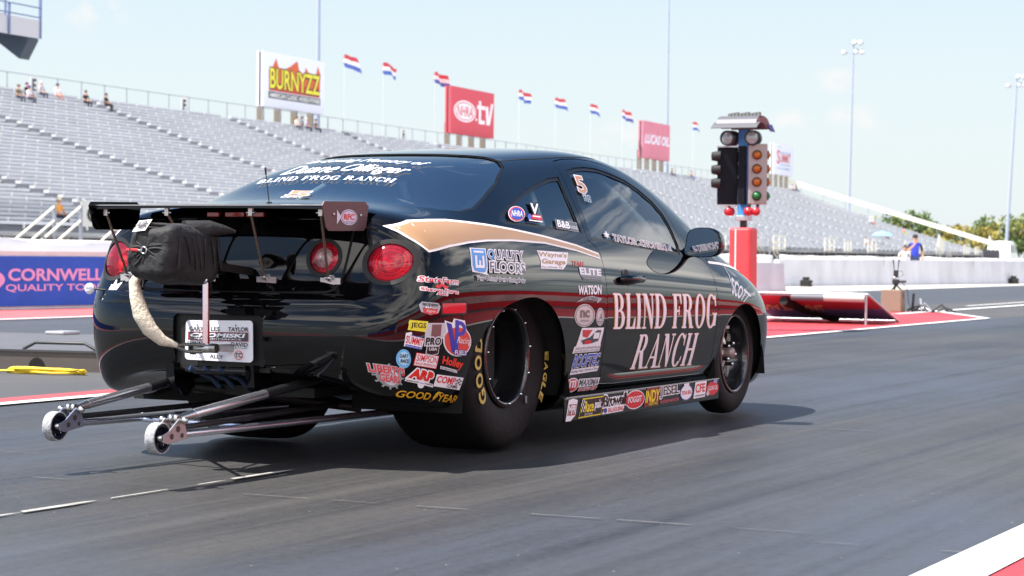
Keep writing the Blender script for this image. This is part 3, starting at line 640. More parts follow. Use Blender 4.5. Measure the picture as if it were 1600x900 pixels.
# the hood: two bent sheets
def arc_sheet(b, x0, x1, pts, m, th=.008):
    n = len(pts); vv = [(x, y, z) for x in (x0, x1) for y, z in pts]+[(x, y, z-th) for x in (x0, x1) for y, z in pts]
    ff = [(i, i+1, n+i+1, n+i) for i in range(n-1)]+[(2*n+i, 3*n+i, 3*n+i+1, 2*n+i+1) for i in range(n-1)]
    ff += [(0, n, 3*n, 2*n), (n-1, 3*n-1, 4*n-1, 2*n-1)]+[(i, 2*n+i, 2*n+i+1, i+1) for i in range(n-1)]+[(n+i, n+i+1, 3*n+i+1, 3*n+i) for i in range(n-1)]
    b.add(vv, ff, m, False)
M_hood = mat('grey_sheet_metal', (84, 84, 90), .55, .1); M_hoodin = mat('dark_red_blue_sheet', (120, 48, 62), .5)
b = MB(); arc_sheet(b, -.29, .28, [(-.36, 2.385), (-.31, 2.42), (-.24, 2.455), (-.15, 2.46), (-.08, 2.44), (.0, 2.40)], M_hood); arc_sheet(b, -.26, .24, [(-.27, 2.44), (-.235, 2.49), (-.16, 2.53), (-.05, 2.54), (.06, 2.53), (.16, 2.49), (.25, 2.40)], M_hood); b.build('hood', root)
b = MB(); b.prism([(-.25, 2.44), (-.2, 2.50), (-.05, 2.53), (.1, 2.51), (.25, 2.39)], .241, .249, M_hoodin); b.prism([(.0, 2.44), (.14, 2.44), (.26, 2.36), (.10, 2.36)], .281, .292, mat('hood_blue', (52, 62, 140), .5)); b.build('hood_end', root)
b = MB(); 
for k in range(9): b.box((-.19+k*.045, -.06, 2.535), (-.155+k*.045, .0, 2.572+.006*((k*7) % 3)), mat('fan_grey', (112, 114, 112), .6))
b.build('vent_strip', root)
for x, y, a in ((-.165, -.10, -30), (.11, -.16, 0), (.20, -.12, 25)):
    b = MB(); b.bar((x, y+.05, 1.40), (x, y+.05, 1.49), .03, .03, mat('black_metal', (24, 24, 26), .5), up=(1, 0, 0)); Mr = Matrix.Rotation(radians(a), 4, 'Z'); b.lathe([(.001, -.03), (.045, -.02), (.05, .0), (.05, .07), (.03, .08)], redl, (x, y, 1.405), 'y', 16, Mr); b.build('foul_lamp', root)

# ------------------------------------------------------------------ sponsor rack, speaker box and camera on the red median
root = empty('banner_rack', (-9.2, 27.45, -.006), 0, 'low slanted tube frame holding a red and blue cloth banner on the red median', 'banner frame')
al = mat('aluminium_tube', (178, 178, 182), .4, .6)
b = MB(); 
W0, W1, H, D = -.98, .80, .395, 1.42
n = 16; vv = []; ff = []
for i in range(n+1):
    for j in range(9): u = i/n; v = j/8; vv.append((W0+(W1-W0)*u, .02+(D-.04)*v, H-.03-(H-.06)*v-.02*sin(pi*v)*sin(pi*u)))
redc, bluec = mat('banner_red_cloth', (190, 62, 84), .8), mat('banner_blue_cloth', (108, 118, 176), .8)
for i in range(n):
    for j in range(8): ff.append((i*9+j, i*9+j+1, (i+1)*9+j+1, (i+1)*9+j))
b.add(vv, [f for k, f in enumerate(ff) if k % 8 < 4], redc, True); b.add(vv, [f for k, f in enumerate(ff) if k % 8 >= 4], bluec, True); c = b.build('cloth', root)
b = MB(); gold = mat('pale_gold_ink', (226, 190, 150), .8); sl = Vector((0, D, -H)).normalized()
flat_text(b, 'NATIONAL', (0, -.012, H-.022), (1, 0, 0), sl, W0+.12, .52, W0+1.0, .84, gold, .02, 0., .0); b.build('lettering', root, fix=False)
b = MB(); b.tube([(W0-.4, 0, H), (W1, 0, H)], .018, al); b.tube([(W0-.4, D, .02), (W1, D, .02)], .016, al); b.tube([(W1, 0, H), (W1, D, .015)], .018, al); b.tube([(W1-.02, 0, 0), (W1-.02, 0, H)], .016, al); b.tube([(W0-.4, 0, H), (W0-.4, D, .015)], .018, al); b.tube([(W0-.4, 0, 0), (W0-.4, 0, H)], .016, al); b.build('frame', root)
b = MB(); b.tube([(W0+.75, -.02, H-.05), (W0+1.55, -.02, H-.055)], .045, mat('grey_roll', (84, 88, 96), .6), 12); b.tube([(W0+1.2, -.02, H-.052), (W0+1.75, -.02, H-.058)], .047, mat('silver_roll', (166, 164, 160), .5), 12); b.build('banner_roll', root)
b = MB(); b.tube([(W0+.62, .02, H-.10), (W0+.66, D*.5, .18), (W0+.95, D*.9, .04)], .06, mat('black_foam', (14, 14, 15), .8), 12); b.build('padded_strut', root)
b = MB(); b.box((-.165, -.17, 0), (.165, .17, .36), mat('brown_grey_vinyl', (134, 116, 100), .6, noise=(9., .05))); o = b.build('speaker_box', bevel=.012); o.location = (-10.20, 34.75, -.006); o.rotation_euler = (0, 0, radians(4)); tag(o, 'brown grey box speaker standing on the red median tip', 'speaker')
b = MB(); b.box((.166, -.04, .22), (.169, .03, .31), mat('black_metal', (24, 24, 26), .5)); h = b.build('handle', o)
root = empty('remote_camera', (-10.15, 34.72, .354), 0, 'small black remote camera with two upright antennas standing on the brown speaker', 'camera')
k_ = mat('black_plastic', (36, 38, 42), .5)
b = MB(); 
for a in (0, 2.1, 4.2): b.tube([(0, 0, .08), (.09*cos(a), .09*sin(a), .0)], .016, k_, 6)
b.ball((0, 0, .10), .045, k_); b.build('tripod', root)
b = MB(); b.box((-.05, -.05, .10), (.05, .05, .17), k_); b.tube([(.03, 0, .14), (.17, -.03, .135)], .022, k_, 10); b.ball((-.02, -.02, .19), .03, mat('silver_metal', (190, 192, 196), .35, .8)); b.build('camera_body', root, .008)
b = MB(); b.box((-.035, -.03, .20), (.035, .03, .32), k_); b.build('receiver', root, .005)
for x in (-.03, .03): b = MB(); b.tube([(x, 0, .32), (x*1.7, 0, .50)], .008, k_, 6, radii=[.006, .012]); b.build('antenna', root)
b = MB(); b.tube([(.03, 0, .3), (.10, 0, .31), (.12, 0, .24), (.05, 0, .2)], .004, k_, 5); b.tube([(.10, .0, .12), (.19, .02, 0), (.2, .05, -.2), (.26, .05, -.34)], .006, k_, 5); b.build('cable', root)
root = empty('cable_bundle', (-9.78, 34.9, -.006), 0, 'tangle of black and silver clamps and cables beside the brown speaker', 'cables'); random.seed(4)
b = MB()
for k in range(9):
    x = random.uniform(-.12, .45); b.tube([(x-.15, random.uniform(-.1, .1), .02), (x, random.uniform(-.1, .1), random.uniform(.04, .16)), (x+.12, random.uniform(-.1, .1), .015)], random.uniform(.01, .022), random.choice([k_, k_, mat('silver_metal', (190, 192, 196), .35, .8)]), 6)
b.tube([(-.14, 0, 0), (-.12, 0, .30)], .022, k_, 8); b.tube([(.02, 0, 0), (-.02, .02, .22)], .025, mat('silver_metal', (190, 192, 196), .35, .8), 8); b.build('cable', root)

# ------------------------------------------------------------------ low timing ramp at left, post and yellow hose
root = empty('timing_platform', (-11.4, 12.3, -.012), radians(9), 'low dark grey platform on the median left of the car, a yellow cord in front', 'platform')
M_pl = mat('platform_grey', (82, 81, 84), .6, noise=(3., .08)); M_plf = mat('platform_brown', (80, 73, 71), .6, noise=(5., .06))
b = MB(); b.box((-4., .02, 0), (2.05, 2.95, .145), M_pl); b.build('deck', root, .01)
b = MB(); b.box((-4., 0, 0), (2.06, .018, .135), M_plf); b.build('front_panel', root)
b = MB(); b.box((-4., -.01, .137), (2.07, .04, .152), mat('dark_trim', (70, 70, 74), .5, .3)); b.build('edge_trim', root)
b = MB(); b.tube([(1.25, .10, .15), (1.35, .10, .20), (1.75, .10, .20), (1.85, .10, .15)], .012, k_, 8); b.build('handle', root)
b = MB(); v, f = poly2d(ell(1.42, .0, .07, .085, 16, 0, pi)+[(1.35, 0)]); b.add([(x, -.004, z+.012) for x, z in v], f, mat('hole_black', (6, 6, 6), .9)); b.build('cable_port', root, fix=False)
b = MB(); b.bar((0, 0, 0), (0, 0, .36), .05, .05, al, up=(1, 0, 0)); b.box((-.05, -.05, 0), (.05, .05, .012), al); o = b.build('marker_post'); o.location = (-11.56, 15.42, .12); tag(o, 'short square aluminium post behind the grey platform, next to the car bumper', 'post')
b = MB(); b.box((-.10, -.12, 0), (.10, .12, .03), al); o = b.build('lid_plate', bevel=.01); o.location = (-11.78, 15.1, .133); tag(o, 'flat silver plate lying on the grey platform by the post', 'plate')
random.seed(9); b = MB(); pts = []
for k in range(90):
    a = k/90*2*pi*5.; pts.append((-9.72+.33*cos(a)*(1+.10*sin(k*.37)), 12.25+.085*sin(a)*(1+.3*sin(k*.23))+.012*sin(k*1.1), .008+.006*(k/18)+.004*sin(k*.9)))
pts += [(-10.45, 12.14, .006), (-10.7, 12.02, .004), (-11.0, 12.05, .004), (-11.6, 11.95, .004)]
b.tube(pts, .0075, mat('yellow_cord', (226, 192, 30), .5), 6); o = b.build('extension_cord'); o.location = (0, 0, -.012); tag(o, 'coiled yellow extension cord on the median in front of the grey platform', 'cord')

# ------------------------------------------------------------------ trees beyond the right end
leafm = [mat('leaf_olive', (122, 132, 76), .8), mat('leaf_green', (84, 106, 62), .8), mat('leaf_yellowing', (150, 138, 70), .8), mat('leaf_dull', (96, 108, 84), .8)]
def tree(x, y, h, r, mi, label, seed):
    rnd = random.Random(seed); h *= 1.14; root = empty('broadleaf_tree', (x, y, 0), 0, label, 'tree', 'trees beyond the end of the stand')
    b = MB(); tk = mat('bark', (92, 80, 66), .9); b.tube([(0, 0, 0), (.2, 0, h*.4), (.0, .1, h*.75)], .5, tk, 8, radii=[.6, .42, .15])
    for k in range(6): a = rnd.uniform(0, 6.3); b.tube([(0, 0, h*.3), (r*.35*cos(a), r*.35*sin(a), h*.55), (r*.65*cos(a), r*.65*sin(a), h*rnd.uniform(.6, .8))], .2, tk, 5, radii=[.3, .2, .06])
    b.build('trunk', root)
    vv = []; ff = [[], [], []]
    for c in range(58):
        while True:
            p = Vector((rnd.uniform(-1, 1), rnd.uniform(-1, 1), rnd.uniform(-1, 1)))
            if p.length < 1: break
        c0 = Vector((p.x*r, p.y*r, h*.55+p.z*h*.42)); cr = min(r, h*.55)*rnd.uniform(.2, .40); tone = rnd.choice([0, 0, 1, 2])
        for k in range(110):
            d = Vector((rnd.gauss(0, 1), rnd.gauss(0, 1), rnd.gauss(0, 1))).normalized()*cr*rnd.uniform(.5, 1.1); q = c0+d; q.z = max(q.z, h*.08)
            a = Vector((rnd.gauss(0, 1), rnd.gauss(0, 1), rnd.gauss(0, 1))).normalized(); e = a.orthogonal().normalized(); g = a.cross(e); s = rnd.uniform(.22, .5)
            i = len(vv); vv += [q-e*s, q+g*s*.6, q+e*s, q-g*s*.6]; ff[tone].append((i, i+1, i+2, i+3))
    b = MB(); 
    for t in range(3): 
        m_ = leafm[(mi+t) % 4]; i = b.m(m_)
    b.v = [tuple(v) for v in vv]
    for t in range(3):
        i = b.m(leafm[(mi+t) % 4])
        for f in ff[t]: b.f.append(list(f)); b.mi.append(i); b.sm.append(False)
    b.build('crown', root, fix=False)
    return root
# (x, y) spread along the line of sight past the stand's end
TR = [(-150, 420, 7.5, 8, 3, 'hazy grey green tree partly hidden behind the sloping end rail of the stand'), (-137, 437, 7.6, 9, 1, 'grey green tree left of the yellowing tree'), (-124, 430, 8.9, 8, 3, 'tall dull green tree at the middle of the tree line'),
      (-112, 428, 6.9, 7.5, 2, 'yellowing autumn tree low in the tree line'), (-104, 440, 8.6, 10, 0, 'broad olive tree left of the right floodlight pole'), (-92, 446, 8.8, 10, 1, 'broad green tree behind the right floodlight pole'), (-80, 440, 8.2, 9, 0, 'olive tree at the right edge of the picture')]
for k, (x, y, h, r, mi, lb) in enumerate(TR): tree(x, y, h, r, mi, lb, k+20)

# ------------------------------------------------------------------ white van, picket fence at the far right
root = empty('white_van', (-42.6, 176., 0), radians(98), 'white passenger van parked beyond the fence at the right edge', 'van')
wp = mat('white_car_paint', (226, 226, 222), .25, coat=.6)
prof = [(-3.0, .35), (-3.05, .9), (-3.0, 1.7), (-2.75, 2.22), (-1., 2.36), (.6, 2.36), (1.5, 2.15), (2.2, 1.45), (3.1, 1.2), (3.3, .75), (3.25, .35)]
b = MB(); vv = []; ff = []; n = len(prof)
for xs, zsc in ((-.98, .0), (-.9, .0), (0, .02), (.9, .0), (.98, .0)): vv += [(a*(.97 if abs(xs) > .95 else 1), xs*(1-.16*max(0, (z-1.3))), z*(1+zsc)*(.985 if abs(xs) > .95 else 1)) for a, z in prof]
for i in range(4):
    for j in range(n): ff.append((i*n+j, i*n+(j+1) % n, (i+1)*n+(j+1) % n, (i+1)*n+j))
b.add(vv, ff, wp, True); b.add(vv[:n], [tuple(range(n))], wp); b.add(vv[-n:], [tuple(range(n))], wp); b.build('body', root)
gm = mat('dark_window', (40, 48, 54), .1)
for sd in (1, -1):
    for x0, x1 in ((-2.7, -1.5), (-1.35, -.1), (.05, 1.25)): b = MB(); y = .99*sd; b.add([(x0, y*.98+.01*sd, 1.45), (x1, y*.98+.01*sd, 1.45), (x1-.1, y*.9+.01*sd, 2.05), (x0+.05, y*.9+.01*sd, 2.05)], [(0, 1, 2, 3)], gm); b.build('window', root)
for x in (-2., 2.2):
    for sd in (1, -1): b = MB(); b.lathe([(.02, -.12), (.2, -.13), (.36, -.11), (.38, 0), (.36, .1), (.02, .12)], mat('black_rubber', (22, 22, 24), .7), (x, .88*sd, .38), 'y', 20); b.build('wheel', root)
root = empty('picket_fence', (-41.2, 166., 0), radians(97), 'dark slatted fence in front of the white van at the right edge', 'fence')
for k in range(24): b = MB(); b.bar((k*.42-3.5, 0, 0), (k*.42-3.5, 0, 1.62+.05*sin(k)), .10, .08, mat('dark_post', (58, 60, 68), .7), up=(1, 0, 0)); b.build('post', root)
b = MB(); b.box((-3.6, .05, .3), (6.3, .08, 1.25), mat('grey_panel', (168, 168, 166), .8)); b.box((-3.6, .04, .2), (6.3, .09, .42), mat('dark_post', (58, 60, 68), .7)); b.build('panel', root)
root = empty('sun_umbrella', st(176., 2.2, 0), 0, 'light blue sun umbrella opened low on the stand', 'umbrella')
b = MB(); b.lathe([(1.35, -.02), (1.3, 0), (.8, .28), (.05, .5)], mat('light_blue_cloth', (120, 178, 214), .8), (0, 0, 3.55), 'z', 8); b.build('canopy', root); b = MB(); b.tube([(0, 0, 2.2), (0, 0, 4.05)], .02, M_rail, 6); b.build('pole', root)
# near-side stand and tower, mirrored in the car's flank
root = empty('grandstand', (18, 10, 0), 0, 'grey grandstand on the near side of the strip, behind the camera', 'grandstand')
M_nst = mat('weathered_deck', (84, 82, 78), .7, noise=(.4, .1))
for i in range(8): b = MB(); b.box((i*.8, -45, .9+.42*i), (i*.8+.8, 160, 1.3+.42*i), M_nst); b.build('deck', root)
b = MB(); b.box((0, -45, 0), (.2, 160, .89), mat('stand_base_grey', (96, 95, 96), .8)); b.build('understructure', root)
# ------------------------------------------------------------------ people
SKIN = mat('skin', (196, 146, 120), .6)
SEAT = dict(J=dict(pel=((0, 0, .10), .125), spi=((0, -.01, .30), .125), che=((0, .02, .46), .14), nek=((0, .035, .61), .055), hed=((0, .06, .72), .082), top=((0, .055, .81), .066),
    shl=((-.175, .02, .53), .06), ell=((-.25, .08, .29), .044), wrl=((-.13, .30, .17), .028), hal=((-.10, .37, .155), .030), shr=((.175, .02, .53), .06), elr=((.25, .08, .29), .044), wrr=((.13, .30, .17), .028), har=((.10, .37, .155), .030),
    hil=((-.095, .05, .085), .09), knl=((-.13, .44, .09), .066), anl=((-.12, .42, -.30), .043), tol=((-.13, .54, -.36), .036), hir=((.095, .05, .085), .09), knr=((.13, .44, .09), .066), anr=((.12, .42, -.30), .043), tor=((.13, .54, -.36), .036)))
STAND = dict(J=dict(pel=((0, 0, .96), .13), spi=((0, .02, 1.12), .145), che=((0, 0, 1.32), .15), nek=((0, .01, 1.50), .058), hed=((0, .035, 1.61), .085), top=((0, .03, 1.71), .068),
    shl=((-.20, 0, 1.42), .066), ell=((-.29, -.02, 1.15), .05), wrl=((-.27, .10, .93), .032), hal=((-.265, .13, .85), .034), shr=((.20, 0, 1.42), .066), elr=((.30, .09, 1.17), .05), wrr=((.15, .27, 1.33), .033), har=((.09, .27, 1.39), .034),
    hil=((-.10, 0, .90), .095), knl=((-.12, .03, .50), .068), anl=((-.13, 0, .09), .045), tol=((-.15, .15, .04), .038), hir=((.10, 0, .90), .095), knr=((.12, .03, .50), .068), anr=((.13, 0, .09), .045), tor=((.15, .15, .04), .038)))
BONES = [('pel', 'spi', 'shirt'), ('spi', 'che', 'shirt'), ('che', 'nek', 'shirt'), ('nek', 'hed', 'skin'), ('hed', 'top', 'skin'), ('che', 'shl', 'shirt'), ('shl', 'ell', 'sleeve'), ('ell', 'wrl', 'skin'), ('wrl', 'hal', 'skin'), ('che', 'shr', 'shirt'), ('shr', 'elr', 'sleeve'), ('elr', 'wrr', 'skin'), ('wrr', 'har', 'skin'),
    ('pel', 'hil', 'pants'), ('hil', 'knl', 'pants'), ('knl', 'anl', 'leg'), ('anl', 'tol', 'shoe'), ('pel', 'hir', 'pants'), ('hir', 'knr', 'pants'), ('knr', 'anr', 'leg'), ('anr', 'tor', 'shoe')]
def person(pose, loc, rz, label, shirt, pants, hat=None, hair=(60, 46, 38), vest=None, scale=1., shorts=False, mods=None, group=None, brim=False):
    J = dict(pose['J']); 
    if mods: J.update(mods)
    names = list(J); idx = {n: i for i, n in enumerate(names)}
    me = bpy.data.meshes.new('person'); me.from_pydata([J[n][0] for n in names], [(idx[a], idx[b]) for a, b, _ in BONES], [])
    o = bpy.data.objects.new('tmp', me); COL.objects.link(o)
    o.modifiers.new('skin', 'SKIN'); sv = me.skin_vertices[0].data
    for n in names: sv[idx[n]].radius = (J[n][1], J[n][1]*(.78 if n in ('pel', 'spi', 'che') else 1))
    sv[idx['pel']].use_root = True
    s = o.modifiers.new('sub', 'SUBSURF'); s.levels = 2 if pose is STAND else 1; s.render_levels = s.levels
    m2 = apply_mods(o); bpy.data.objects.remove(o)
    b = MB(); cs = dict(shirt=mat('shirt_%d_%d_%d' % shirt, shirt, .85), skin=SKIN, pants=mat('trousers_%d_%d_%d' % pants, pants, .85), shoe=mat('shoe', (60, 58, 60), .7))
    cs['sleeve'] = cs['shirt']; cs['leg'] = SKIN if shorts else cs['pants']
    if vest: cs['shirt'] = mat('vest_%d_%d_%d' % vest, vest, .8)
    V = [v.co.copy() for v in m2.vertices]
    def cls(c):
        best = None
        for a, q, k in BONES:
            A, B = Vector(J[a][0]), Vector(J[q][0]); d = B-A; t = max(0, min(1, (c-A).dot(d)/max(d.length_squared, 1e-9))); D = (c-(A+d*t)).length-(J[a][1]*(1-t)+J[q][1]*t)*.75
            if k == 'sleeve' and t > .80 and not vest: kk = 'skin'
            elif a == 'che' and q == 'nek' and t > .55: kk = 'skin'
            else: kk = k
            if best is None or D < best[0]: best = (D, kk)
        return best[1]
    b.v = [tuple(v) for v in V]
    for p in m2.polygons: b.f.append(list(p.vertices)); b.mi.append(b.m(cs[cls(p.center)])); b.sm.append(True)
    # nose, ears, fingers grown from the same body mesh
    h = Vector(J['hed'][0]); fy = J['hed'][1]
    b.ball(h+Vector((0, fy*.98, -.005)), .016, SKIN, 6, 5, (1, 1.1, 1.4))
    for sx in (-1, 1): b.ball(h+Vector((sx*fy*.98, 0, 0)), .02, SKIN, 6, 5, (.5, 1, 1.4)); b.ball(h+Vector((sx*.03, fy*.9, .025)), .009, mat('eye_dark', (40, 30, 28), .4), 6, 4)
    b.box(h+Vector((-.022, fy*.82, -.042)), h+Vector((.022, fy*.95, -.034)), mat('lip', (160, 92, 84), .6))
    for w, a in (('wrl', 'hal'), ('wrr', 'har')):
        W, A = Vector(J[w][0]), Vector(J[a][0]); d = (A-W).normalized(); x = d.cross(Vector((0, 0, 1))); x = x.normalized() if x.length > .1 else Vector((1, 0, 0)); dn = x.cross(d)
        for k, (off, L) in enumerate(((-.026, .055), (-.009, .068), (.009, .064), (.026, .05))): q = A+x*off; b.tube([q, q+d*L*.6, q+d*L*.9-dn*L*.35*(1 if dn.z > 0 else -1)], .008, SKIN, 5, radii=[.009, .0085, .006])
        sd = 1 if A.x < 0 else -1; q = W.lerp(A, .6)+x*.02*sd; b.tube([q, q+x*.03*sd+d*.025, q+x*.032*sd+d*.055], .009, SKIN, 5, radii=[.011, .01, .007])
    r = empty('person', loc, rz, label, 'person', group); r.scale = (scale,)*3
    b.build('body', r)
    b = MB(); T_ = Vector(J['top'][0])
    if hat:
        hm = mat('hat_%d_%d_%d' % hat, hat, .85)
        b.lathe([(.098, -.045), (.10, -.02), (.085, .05), (.04, .075), (.001, .08)], hm, T_+Vector((0, -.005, 0)), 'z', 14)
        if brim: b.lathe([(.095, -.04), (.17, -.06), (.175, -.055), (.095, -.03)], hm, T_, 'z', 16)
        else: b.box(T_+Vector((-.06, .08, -.05)), T_+Vector((.06, .17, -.038)), hm)
        b.build('hat', r)
    hb = MB(); hb.lathe([(.088, -.09), (.097, -.04), (.085, .035), (.04, .06), (.001, .062)], mat('hair_%d_%d_%d' % hair, hair, .9), T_+Vector((0, -.028, 0)), 'z', 12); hb.build('hair', r)
    return r
def fan(i, s, label, shirt, pants=(60, 64, 84), dx=0., **k):
    rnd = random.Random(int(s*10)+i); a = ST_A+pi+rnd.uniform(-.35, .35)       # facing the strip
    return person(SEAT, st(s, RUN*i+.12, zr[i]-.01), a, label, shirt, pants, group='spectators on the stand', **k)
fan(34, 38.4, 'spectator in an olive shirt, leftmost in the top rows under the letter E', (104, 100, 78), hat=(120, 112, 92))
fan(35, 40.4, 'spectator in a navy top seated behind the white shirt at the top left', (36, 40, 62))
fan(34, 39.5, 'spectator in a white shirt beside the olive shirt at the top left', (224, 222, 232), hat=(90, 70, 150))
fan(36, 43.1, 'spectator in a pale grey shirt left of the one in a dark cap', (176, 176, 190), hair=(190, 180, 176))
fan(36, 44.9, 'spectator in a white shirt and dark cap on the top row', (236, 226, 240), hat=(52, 56, 76), pants=(170, 130, 120))
fan(35, 47.0, 'spectator in black left of the other one in black on the top rows', (22, 24, 32), pants=(24, 26, 34))
fan(35, 49.4, 'spectator in black, rightmost of the group at the top left', (20, 22, 30), pants=(22, 24, 32))
fan(36, 78.0, 'spectator in a pale top under the flaming billboard, leftmost of three', (226, 214, 206))
fan(36, 79.6, 'spectator in a lavender shirt under the flaming billboard, middle of three', (168, 164, 186), hair=(200, 190, 186))
fan(36, 81.2, 'spectator in a dark brown top under the flaming billboard, rightmost of three', (70, 52, 52))
fan(36, 175.5, 'spectator in dark clothes under the faded red billboard', (46, 42, 48))
fan(36, 183.4, 'spectator in a pinkish top under the faded red billboard', (196, 150, 146), pants=(90, 110, 160))
fan(36, 233.6, 'spectator in a pale red top under the small white billboard', (206, 160, 168))
fan(36, 236., 'spectator in black near the top right corner of the stand', (40, 42, 52), pants=(70, 90, 150))
fan(1, 4.6, 'spectator in an orange yellow shirt and straw sun hat on the lowest rows at left', (232, 160, 66), pants=(58, 60, 76), hat=(226, 206, 176), brim=True)
fan(1, 6.4, 'spectator in a teal top and white cap on the lowest rows at left', (110, 176, 182), pants=(206, 190, 176), hat=(236, 232, 228))
fan(17, 219.4, 'spectator in white halfway up the right end of the stand, left of a pair', (236, 230, 232), hat=(236, 232, 228))
fan(17, 221.2, 'spectator in pale blue halfway up the right end of the stand, right of a pair', (212, 220, 238), hat=(236, 232, 228), pants=(206, 130, 110))
fan(2, 164.4, 'spectator in a bright white shirt low on the stand left of the tilted board', (240, 238, 238), pants=(150, 120, 100))
fan(7, 193.3, 'spectator in a rosy top in the shade near the blue umbrella', (176, 132, 132))
fan(11, 219.6, 'spectator in a bright orange top and lime shorts, above the man in blue', (240, 140, 50), pants=(150, 206, 60), shorts=True)
person(STAND, (-22.5, 79.4, 0), radians(-150), 'standing man in a blue vest and black cap behind the wall, hand at his chin', (52, 50, 66), (62, 74, 104), hat=(44, 42, 46), vest=(50, 66, 190))
b = MB(); 
person(STAND, (-22.98, 79.75, 0), radians(-170), 'person in white and red half hidden behind the man in the blue vest', (232, 222, 224), (196, 52, 70), scale=.78)
# ------------------------------------------------------------------ the car: one smooth skin from a control cage, then cut into panels
def sec(y, zb, pts, dy=None):
    return [(0, y, zb), (.45, y, zb)]+[(x, y+(dy[k] if dy else 0), z) for k, (x, z) in enumerate(pts)]
def car_cage():
    S=[
     sec(-1.06,.40,[(0.670,.225),(0.753,.33),(.80,.64),(.795,.705),(.765,.93),(.64,1.035),(.33,1.055),(0,1.06)],
         [.03,.0,.0,.10,.13,.15,.12,.10]),
     sec(-.74,.36,[(0.780,.165),(0.836,.34),(.875,.60),(.862,.78),(.80,.955),(.655,1.035),(.36,1.07),(0,1.075)]),
     sec(-.42,.32,[(0.765,.15),(0.836,.33),(.89,.60),(.876,.80),(.80,.975),(.645,1.06),(.40,1.125),(0,1.14)]),
     sec(-.05,.28,[(0.760,.13),(0.838,.33),(.895,.60),(.88,.80),(.80,.975),(.615,1.205),(.39,1.27),(0,1.285)]),
     sec(.35,.14,[(0.760,.11),(0.833,.32),(.885,.58),(.87,.79),(.795,.96),(.59,1.275),(.375,1.335),(0,1.345)]),
     sec(.8,.14,[(0.760,.11),(0.828,.31),(.88,.57),(.865,.77),(.79,.935),(.585,1.33),(.37,1.368),(0,1.378)]),
     sec(1.25,.14,[(0.760,.11),(0.828,.31),(.875,.57),(.862,.755),(.785,.91),(.595,1.36),(.38,1.395),(0,1.405)]),
     sec(1.65,.14,[(0.760,.11),(0.828,.31),(.875,.56),(.862,.74),(.785,.885),(.615,1.315),(.42,1.365),(0,1.38)]),
     sec(2.05,.14,[(0.760,.11),(0.828,.31),(.878,.56),(.865,.72),(.79,.865),(.645,1.185),(.46,1.26),(0,1.285)]),
     sec(2.4,.14,[(0.760,.12),(0.833,.32),(.885,.55),(.87,.705),(.80,.835),(.69,1.005),(.48,1.10),(0,1.13)]),
     sec(2.85,.14,[(0.760,.12),(0.833,.32),(.885,.55),(.865,.68),(.80,.78),(.68,.81),(.46,.86),(0,.88)]),
     sec(3.2,.12,[(.78,.10),(.82,.30),(.835,.50),(.81,.60),(.74,.70),(.58,.745),(.38,.78),(0,.795)]),
     sec(3.45,.12,[(.64,.10),(.68,.30),(.69,.46),(.66,.54),(.60,.60),(.48,.64),(.30,.67),(0,.685)]),
    ]
    return S
def base_mesh(level=4):
    S=car_cage(); bm=bmesh.new(); V={}
    def v(co):
        k=tuple(round(c,5) for c in co)
        if k not in V: V[k]=bm.verts.new(co)
        return V[k]
    def quad(*c):
        vs=[]
        for q in c:
            w=v(q)
            if w not in vs: vs.append(w)
        if len(vs)>2:
            try: bm.faces.new(vs)
            except ValueError: pass
    for sx in (1,-1):
        f=lambda p:(p[0]*sx,p[1],p[2])
        def q(a,b,c,d):
            if sx==1: quad(f(a),f(b),f(c),f(d))
            else: quad(f(d),f(c),f(b),f(a))
        for i in range(len(S)-1):
            for j in range(9):
                q(S[i][j],S[i+1][j],S[i+1][j+1],S[i][j+1])
        # rear cap: levels p2..p7, columns side, mid, centre
        def cap(s,bul,flip):
            bot=[s[2],s[1],s[0]]; top=[s[7],s[8],s[9]]
            rows=[bot]
            for L in (3,4,5,6):
                p=s[L]; b=bul[L-3]
                rows.append([p,(.42,p[1]+b[0],p[2]),(0,p[1]+b[1],p[2])])
            rows.append(top)
            for r in range(5):
                for c in range(2):
                    a=(rows[r][c],rows[r+1][c],rows[r+1][c+1],rows[r][c+1])
                    q(*(a if not flip else a[::-1]))
        cap(S[0],[(-.05,-.07),(-.10,-.12),(-.05,-.06),(-.05,-.06)],False)
        cap(S[-1],[(.08,.1)]*4,True)
    bmesh.ops.recalc_face_normals(bm,faces=bm.faces)
    me=bpy.data.meshes.new('cage'); bm.to_mesh(me); bm.free()
    o=bpy.data.objects.new('cage',me); bpy.context.scene.collection.objects.link(o)
    m=o.modifiers.new('s','SUBSURF'); m.levels=level; m.render_levels=level
    dg=bpy.context.evaluated_depsgraph_get()
    out=bpy.data.meshes.new_from_object(o.evaluated_get(dg))
    bpy.data.objects.remove(o)
    return out

def shell_mesh(me, th=.018):
    """outer skin plus an inner one turned inside out: a hollow body"""
    n = len(me.vertices); vv = [v.co[:] for v in me.vertices]+[(v.co-v.normal*th)[:] for v in me.vertices]
    ff = [tuple(p.vertices) for p in me.polygons]; ff2 = [tuple(n+i for i in f[::-1]) for f in ff]
    m = bpy.data.meshes.new('shell'); m.from_pydata(vv, [], ff+ff2)
    m.materials.append(M_paint); m.materials.append(M_inside)
    k = len(ff)
    for i, p in enumerate(m.polygons): p.material_index = 0 if i < k else 1
    m.update(); return m
def boolean(a, cut, op):
    oa = link('a', a); ob = link('b', cut); md = oa.modifiers.new('b', 'BOOLEAN'); md.operation = op; md.object = ob; md.solver = 'EXACT'
    me = apply_mods(oa); bpy.data.objects.remove(oa); bpy.data.objects.remove(ob); return me
M_paint = mat('black_gloss_paint', (6, 6, 8), .025, coat=0., spec=.38)
M_inside = mat('cabin_black', (34, 36, 38), .8)
